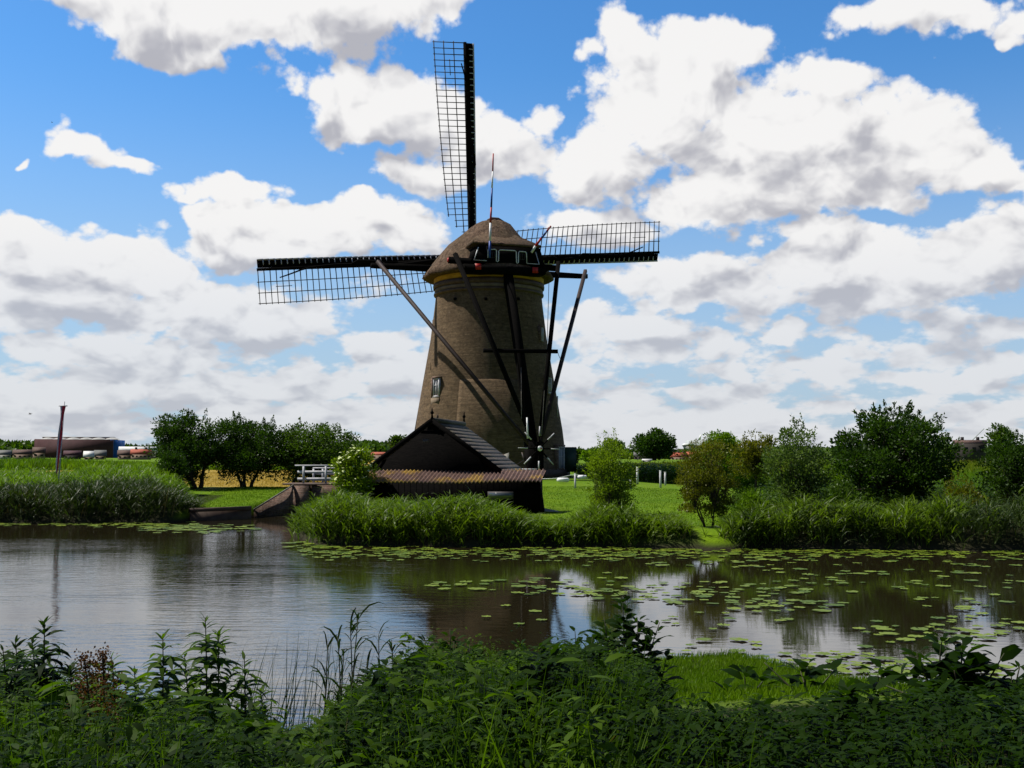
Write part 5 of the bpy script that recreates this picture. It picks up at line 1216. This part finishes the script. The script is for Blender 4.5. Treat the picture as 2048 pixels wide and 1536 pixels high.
for lab, L_ in padlist.items():
    tail = lab.split('lily pad ')[1]; used = set()
    for word, key in (('leftmost', lambda e: e[1]), ('rightmost', lambda e: -e[1]), ('nearest', lambda e: -e[2]), ('farthest', lambda e: e[2]), ('largest', lambda e: -e[3]), ('smallest', lambda e: e[3])):
        c_ = [e for e in L_ if e[0].name not in used]
        if c_: e = min(c_, key=key); used.add(e[0].name); e[0]['label'] = word + ' lily pad ' + tail
    for e in L_:
        if e[0].name in used: continue
        side_ = 'left' if e[4] < -.3 else 'right' if e[4] > .3 else 'middle'; row_ = 'far' if e[5] < 0 else 'near'
        e[0]['label'] = 'lily pad in the %s %s part, %s' % (row_, side_, tail)
q = MB(); cnt = 0
def addpad(px, py, rad):
    global cnt
    c = G(px, py, 0); r_ = rad * random.uniform(.6, 1.2)
    if float(height(np.array([c.x]), np.array([c.y]))[0]) > -.05: return
    pv, pf = protos[random.randrange(7)]; a = random.uniform(0, 6.28); ca, sa = math.cos(a) * r_, math.sin(a) * r_
    q.add([(c.x + x_ * ca - y_ * sa, c.y + x_ * sa + y_ * ca, z_ + .002 + random.uniform(0, .006)) for x_, y_, z_ in pv], pf, random.random()); cnt += 1
for i in range(900): addpad(random.uniform(600, 2080), 1098 + random.gauss(0, 5) + (random.random() ** 3) * 16 + 5 * (random.uniform(0, 1)), .12)
for i in range(110): addpad(390 + random.gauss(0, 55), 1057 + random.gauss(0, 4), .2)
for i in range(140): addpad(random.uniform(-20, 330), 1048 + random.gauss(0, 3), .2)
for i in range(26): addpad(random.uniform(560, 800), 1090 + random.gauss(0, 5), .2)
for i in range(60): addpad(random.uniform(1150, 2060), random.uniform(1110, 1150), .14)
tag(q.build('lily_pads', M['pad']), 'band of small lily pads floating close along the far banks', 'lily pads', kind='stuff')

# ------------------------------------------------------------------ near bank vegetation
def nearland(x, y): return y < yn(x) - .05
CAP_N = cap_h([(-50, 1300), (0, 1300), (60, 1292), (110, 1310), (150, 1345), (230, 1375), (310, 1405), (400, 1405), (500, 1430), (550, 1475), (630, 1475), (670, 1420), (740, 1360), (800, 1320), (860, 1285), (950, 1300), (1050, 1305), (1150, 1290), (1230, 1300), (1290, 1335), (1320, 1400), (1420, 1415), (1560, 1412), (1700, 1405), (1850, 1390), (2100, 1375)])
CAP_N2 = cap_h([(-50, 1275), (0, 1275), (60, 1268), (110, 1290), (150, 1325), (230, 1350), (310, 1365), (400, 1365), (500, 1395), (550, 1455), (630, 1465), (670, 1395), (740, 1330), (800, 1300), (860, 1270), (950, 1285), (1050, 1290), (1150, 1275), (1230, 1270), (1290, 1315), (1320, 1400), (1420, 1412), (1560, 1405), (1700, 1385), (1850, 1370), (2100, 1350)])
x, y = scatter(-7, 8, 2.4, 8.3, 8500, nearland)
leafy_mass('near_weeds', x, y, .25, .75, 'fg', 'dense dark weeds on the near bank', 40, .052, None, cap=CAP_N)
x, y = scatter(-7, 8, 2.4, 8.3, 3400, lambda x, y: nearland(x, y) & (RNG.random(len(x)) > .9 * sst(x / y, .05, .25)))
leafy_mass('near_light_weeds', x, y, .25, .8, 'fg2', 'lighter green weeds mixed into the near bank growth', 24, .07, None, cap=CAP_N)
x, y = scatter(-7, 8, 2.4, 8.4, 12000, lambda x, y: nearland(x, y) & (RNG.random(len(x)) > .8 * sst(x / y, .05, .25)))
grass_mass('near_grass', x, y, .4, 1.0, .009, .9, 'fg2', 'dark tangled grass on the near bank', 4, cap=lambda x, y: CAP_N(x, y) * 1.12)
x, y = scatter(-7, 8, 2.6, 8.3, 6500, lambda x, y: nearland(x, y) & (vnoise(x, y, .9, 66) > .36 + .35 * sst(x / y, .05, .25)))
leafy_mass('feathery_weeds', x, y, .3, .95, 'fg2', 'fine feathery weeds scattered through the near bank', 70, .028, None, cap=lambda x, y: CAP_N(x, y) * 1.15, rad=.14)
CAP_N3 = lambda x, y: CAP_N2(x, y) * (.75 + .45 * vnoise(x, y, .35, 91))
x, y = scatter(-7, -.7, 3.4, 6.8, 260, nearland)
leafy_mass('near_tall_herbs', x, y, .4, 1.0, 'fg2', 'drooping leafy herbs crowding the left of the near bank', 46, .13, None, cap=CAP_N3, rad=.04)
x, y = scatter(-1.2, 7, 3.2, 7.6, 330, nearland)
leafy_mass('near_broad_herbs', x, y, .35, .9, 'fg', 'broad leaved herbs among the weeds of the near bank', 40, .12, None, cap=CAP_N3, rad=.04)
x, y = scatter(-7, 7, 3.0, 7.6, 340, nearland)
grass_mass('dry_stalks', x, y, .4, .95, .006, .3, 'dry', 'thin dry stalks standing in the near bank weeds', 2, cap=CAP_N2, spread=.2)
# sunny grassy spit
x, y = scatter(1.0, 4.2, 4.9, 8.9, 22000, lambda x, y: nearland(x, y))
grass_mass('spit_grass', x, y, .06, .13, .008, .5, 'grass', 'short bright grass on the little spit at the near shore', 2)

def herb(px, ptop, Y, label, kind='willow', group=None, sc=1.0, lm='fg2', lean=0.0):
    Y = Y * K
    top = P(px, ptop, Y); g_ = hz(top.x, Y); Hh = top.z - g_
    root = thing('waterside_plant' if kind != 'dock' else 'dock_plant', (top.x, Y, g_), label, 'plant', group)
    st = MB(); lv = MB(); nst = 1
    bend = random.uniform(-.06, .06) + lean
    def sp(t): return np.array([top.x + bend * (t * t - 1) * Hh - lean * 0, Y + .04 * math.sin(t * 3), g_ + Hh * t])
    ts = np.linspace(0, 1, 8); st.tube([sp(t) for t in ts], np.linspace(.009, .003, 8) * sc, 5)
    if kind == 'willow':
        n = int(Hh * 105); t = np.sort(RNG.random(n)) * .98 + .02; a = np.arange(n) * 2.4
        pos = np.array([sp(u) for u in t]); up_ = .25 + .9 * sst(t, .85, 1)
        dirs = np.stack([np.cos(a), np.sin(a), up_], 1); L = (.19 * (1 - .6 * sst(t, .8, 1.0))) * sc * (.8 + .4 * RNG.random(n))
        blades(lv, pos, dirs, L, L * .25, 1.9 * (1 - .5 * sst(t, .8, 1)), 'lance', RNG.random(n))
    elif kind == 'broad':
        n = int(Hh * 46); t = np.sort(RNG.random(n)) * .9 + .1; a = np.arange(n) * 2.4
        pos = np.array([sp(u) for u in t]); L = .18 * sc * (1 - .55 * sst(t, .7, 1)) * (.7 + .5 * RNG.random(n))
        dirs = np.stack([np.cos(a), np.sin(a), .45 + .4 * t], 1)
        pos = pos + unit(dirs) * .03
        blades(lv, pos, dirs, L, L * .46, 1.5, 'leaf', RNG.random(n))
    elif kind == 'reed':
        n = int(Hh * 18); t = .35 + .65 * RNG.random(n); a = RNG.uniform(0, 6.28, n); pos = np.array([sp(u) for u in t])
        dirs = np.stack([np.cos(a) * .6, np.sin(a) * .6, np.ones(n)], 1); L = .24 * sc * (.6 + .6 * RNG.random(n)); blades(lv, pos, dirs, L, .016 * sc, 2.4, 'lance', RNG.random(n) * .5)
    elif kind == 'dock':
        n = int(900 * sc); t = .35 + .65 * RNG.random(n); pos = np.array([sp(u) for u in t]); k_ = RNG.integers(0, 7, n); an = k_ * .9
        out_ = (.16 * (1.05 - t) + .02)[:, None] * sc; rr = RNG.random(n)[:, None]
        pos = pos + np.stack([np.cos(an), np.sin(an), np.full(n, 1.4)], 1) * out_ * rr + RNG.normal(scale=.008, size=(n, 3))
        leaves(lv, pos, rdir(n), .016, .012, RNG.random(n))
    if kind == 'broad':
        for e_ in range(3):
            ox, oy = random.uniform(-.22, .22), random.uniform(-.15, .15); H2 = Hh * random.uniform(.55, .88); ln = random.uniform(-.25, .25)
            def sp2(t): return np.array([top.x + ox * .4 + (ox + ln * .3) * t, Y + oy * (.3 + t), g_ + H2 * t])
            st.tube([sp2(t) for t in ts], np.linspace(.008, .003, 8) * sc, 5)
            n = int(H2 * 34); t = np.sort(RNG.random(n)) * .9 + .1; a = np.arange(n) * 2.4
            dirs = np.stack([np.cos(a), np.sin(a), .45 + .4 * t], 1); pos = np.array([sp2(u) for u in t]) + unit(dirs) * .03
            L = .17 * sc * (1 - .5 * sst(t, .7, 1)) * (.7 + .5 * RNG.random(n)); blades(lv, pos, dirs, L, L * .46, 1.5, 'leaf', RNG.random(n))
    st.build('stem', M['stem'], root)
    lv.build('foliage' if kind != 'dock' else 'seed_heads', M['fgrust' if kind == 'dock' else lm], root)
    return root
gp = 'tall plants on the near bank'
hs_ = [(30, 1285, 4.6, 'willow', 'leafy willowherb rising at the far left edge'), (62, 1278, 4.4, 'willow', 'willowherb just left of the taller one at the left'), (88, 1245, 4.3, 'willow', 'tall willowherb standing alone above the left thicket'),
 (222, 1312, 4.5, 'willow', 'willowherb right of the rusty dock stems'), (268, 1332, 4.8, 'willow', 'short wide leaved willowherb by the dock'), (325, 1270, 4.7, 'willow', 'bright tipped willowherb left of the tallest one'),
 (368, 1308, 5.0, 'willow', 'small willowherb squeezed left of the tallest one'), (410, 1236, 4.7, 'willow', 'tallest willowherb in the left group'), (436, 1262, 4.8, 'willow', 'willowherb leaning against the tallest one on its right'),
 (488, 1312, 4.9, 'willow', 'drooping willowherb right of the tallest one'), (520, 1378, 5.2, 'willow', 'low willowherb at the right end of the left group'), (140, 1330, 4.4, 'willow', 'willowherb in the dark thicket at left'), (5, 1300, 4.3, 'willow', 'willowherb cut by the left edge of the photo')]
for px, pt, Y, kd, lab in hs_: herb(px, pt, Y, lab, kd, gp, 1.0, 'fg2' if px > 200 else 'fg')
for px, pt, Y, lab in ((168, 1318, 4.0, 'rusty brown dock seed stems at left'), (205, 1310, 4.2, 'second rusty dock plant just right of the first')): herb(px, pt, Y, lab, 'dock', 'rusty dock plants', 1.2)
for i, (px, pt, Y, lab) in enumerate(((655, 1290, 5.6, 'leftmost reed of the small dark reed clump'), (675, 1272, 5.5, 'second reed from the left in the dark clump'), (700, 1250, 5.6, 'upright reed in the middle of the dark clump'), (716, 1238, 5.5, 'tallest reed of the small dark clump'), (757, 1270, 5.7, 'reed standing a little right of the dark clump'), (783, 1280, 5.8, 'shorter reed at the right of the dark clump'), (688, 1300, 5.4, 'short reed inside the dark clump'), (735, 1320, 5.4, 'low reed in front of the dark clump'))):
    herb(px, pt, Y, lab, 'reed', 'reeds of the small dark clump', 1.0, 'fg')
bl_ = [(1150, 1262, 6.2, 'broad leaved plant left of the tall bushy one'), (1212, 1248, 6.0, 'broad leaved plant against the tall bushy one'), (1245, 1192, 5.9, 'tall bushy broad leaved plant before the lily pads'), (1275, 1238, 5.8, 'broad leaved plant leaning right out of the tall group'), (1300, 1275, 5.9, 'lower broad leaved plant at the edge of the grassy spit'),
 (1185, 1275, 5.7, 'low broad leaved plant in the middle of the weeds'), (1100, 1290, 6.0, 'pale green broad leaved plant left of the tall group'), (1040, 1292, 6.0, 'round topped pale plant before the mill reflection'),
 (1490, 1345, 5.4, 'small dark plant leaning right over the grassy spit'), (1615, 1325, 5.2, 'small dark plant before the near lily patch'), (1765, 1335, 5.3, 'thin dark plant on the near right bank'), (1885, 1278, 4.8, 'big dark broad leaved plant at the lower right'), (1925, 1288, 4.7, 'dark broad leaved plant joined to the big one at its right'), (1960, 1380, 4.5, 'low dark plant under the big one at the lower right'), (2040, 1335, 4.6, 'dark plant cut by the right edge of the photo'), (1835, 1370, 4.8, 'low dark plant left of the big one at the lower right'),
 (900, 1258, 6.2, 'leafy plant rising left of the mill reflection'), (850, 1280, 6.0, 'leafy plant beside the reed clump'), (940, 1290, 5.8, 'low leafy plant under the mill reflection')]
for px, pt, Y, lab in bl_: herb(px, pt, Y, lab, 'broad', 'broad leaved plants on the near bank', 1.0 if px < 1800 else 1.15, 'fg')
# a few thin rushes in the blue reflection
x, y = scatter(-2.4, -1.4, 5.6, 6.6, 110, nearland)
grass_mass('rushes', x, y, .5, .95, .007, .3, 'fg', 'thin dark rushes before the blue reflection', 1, spread=.12, cat='rushes')

# birds, far off
for px, py, Y, lab in ((60, 828, 60, 'small bird flying above the left reeds'), (104, 245, 90, 'tiny bird high in the sky at left')):
    c = Q(px, py, Y); q = MB(); s_ = .28 if Y < 80 else .22
    q.tube([c + Vector((-.6 * s_, 0, 0)), c, c + Vector((.7 * s_, 0, .02))], [.02 * s_, .16 * s_, .03 * s_], 6)
    bd = q.build('bird', M['lattice'], loc=c); tag(bd, lab, 'bird')
    q = MB(); q.add([c + Vector((-.15, 0, .0)) * s_, c + Vector((.2, 0, 0)) * s_, c + Vector((.1, -1.1, .5)) * s_, c + Vector((-.15, 1.1, .5)) * s_, c + Vector((0, 0, -.05)) * s_, ], [(0, 1, 2), (1, 0, 3), (0, 4, 2), (4, 0, 3)]); q.build('wings', M['lattice'], bd)

for o in bpy.data.objects:
    if '_b' in o: del o['_b']
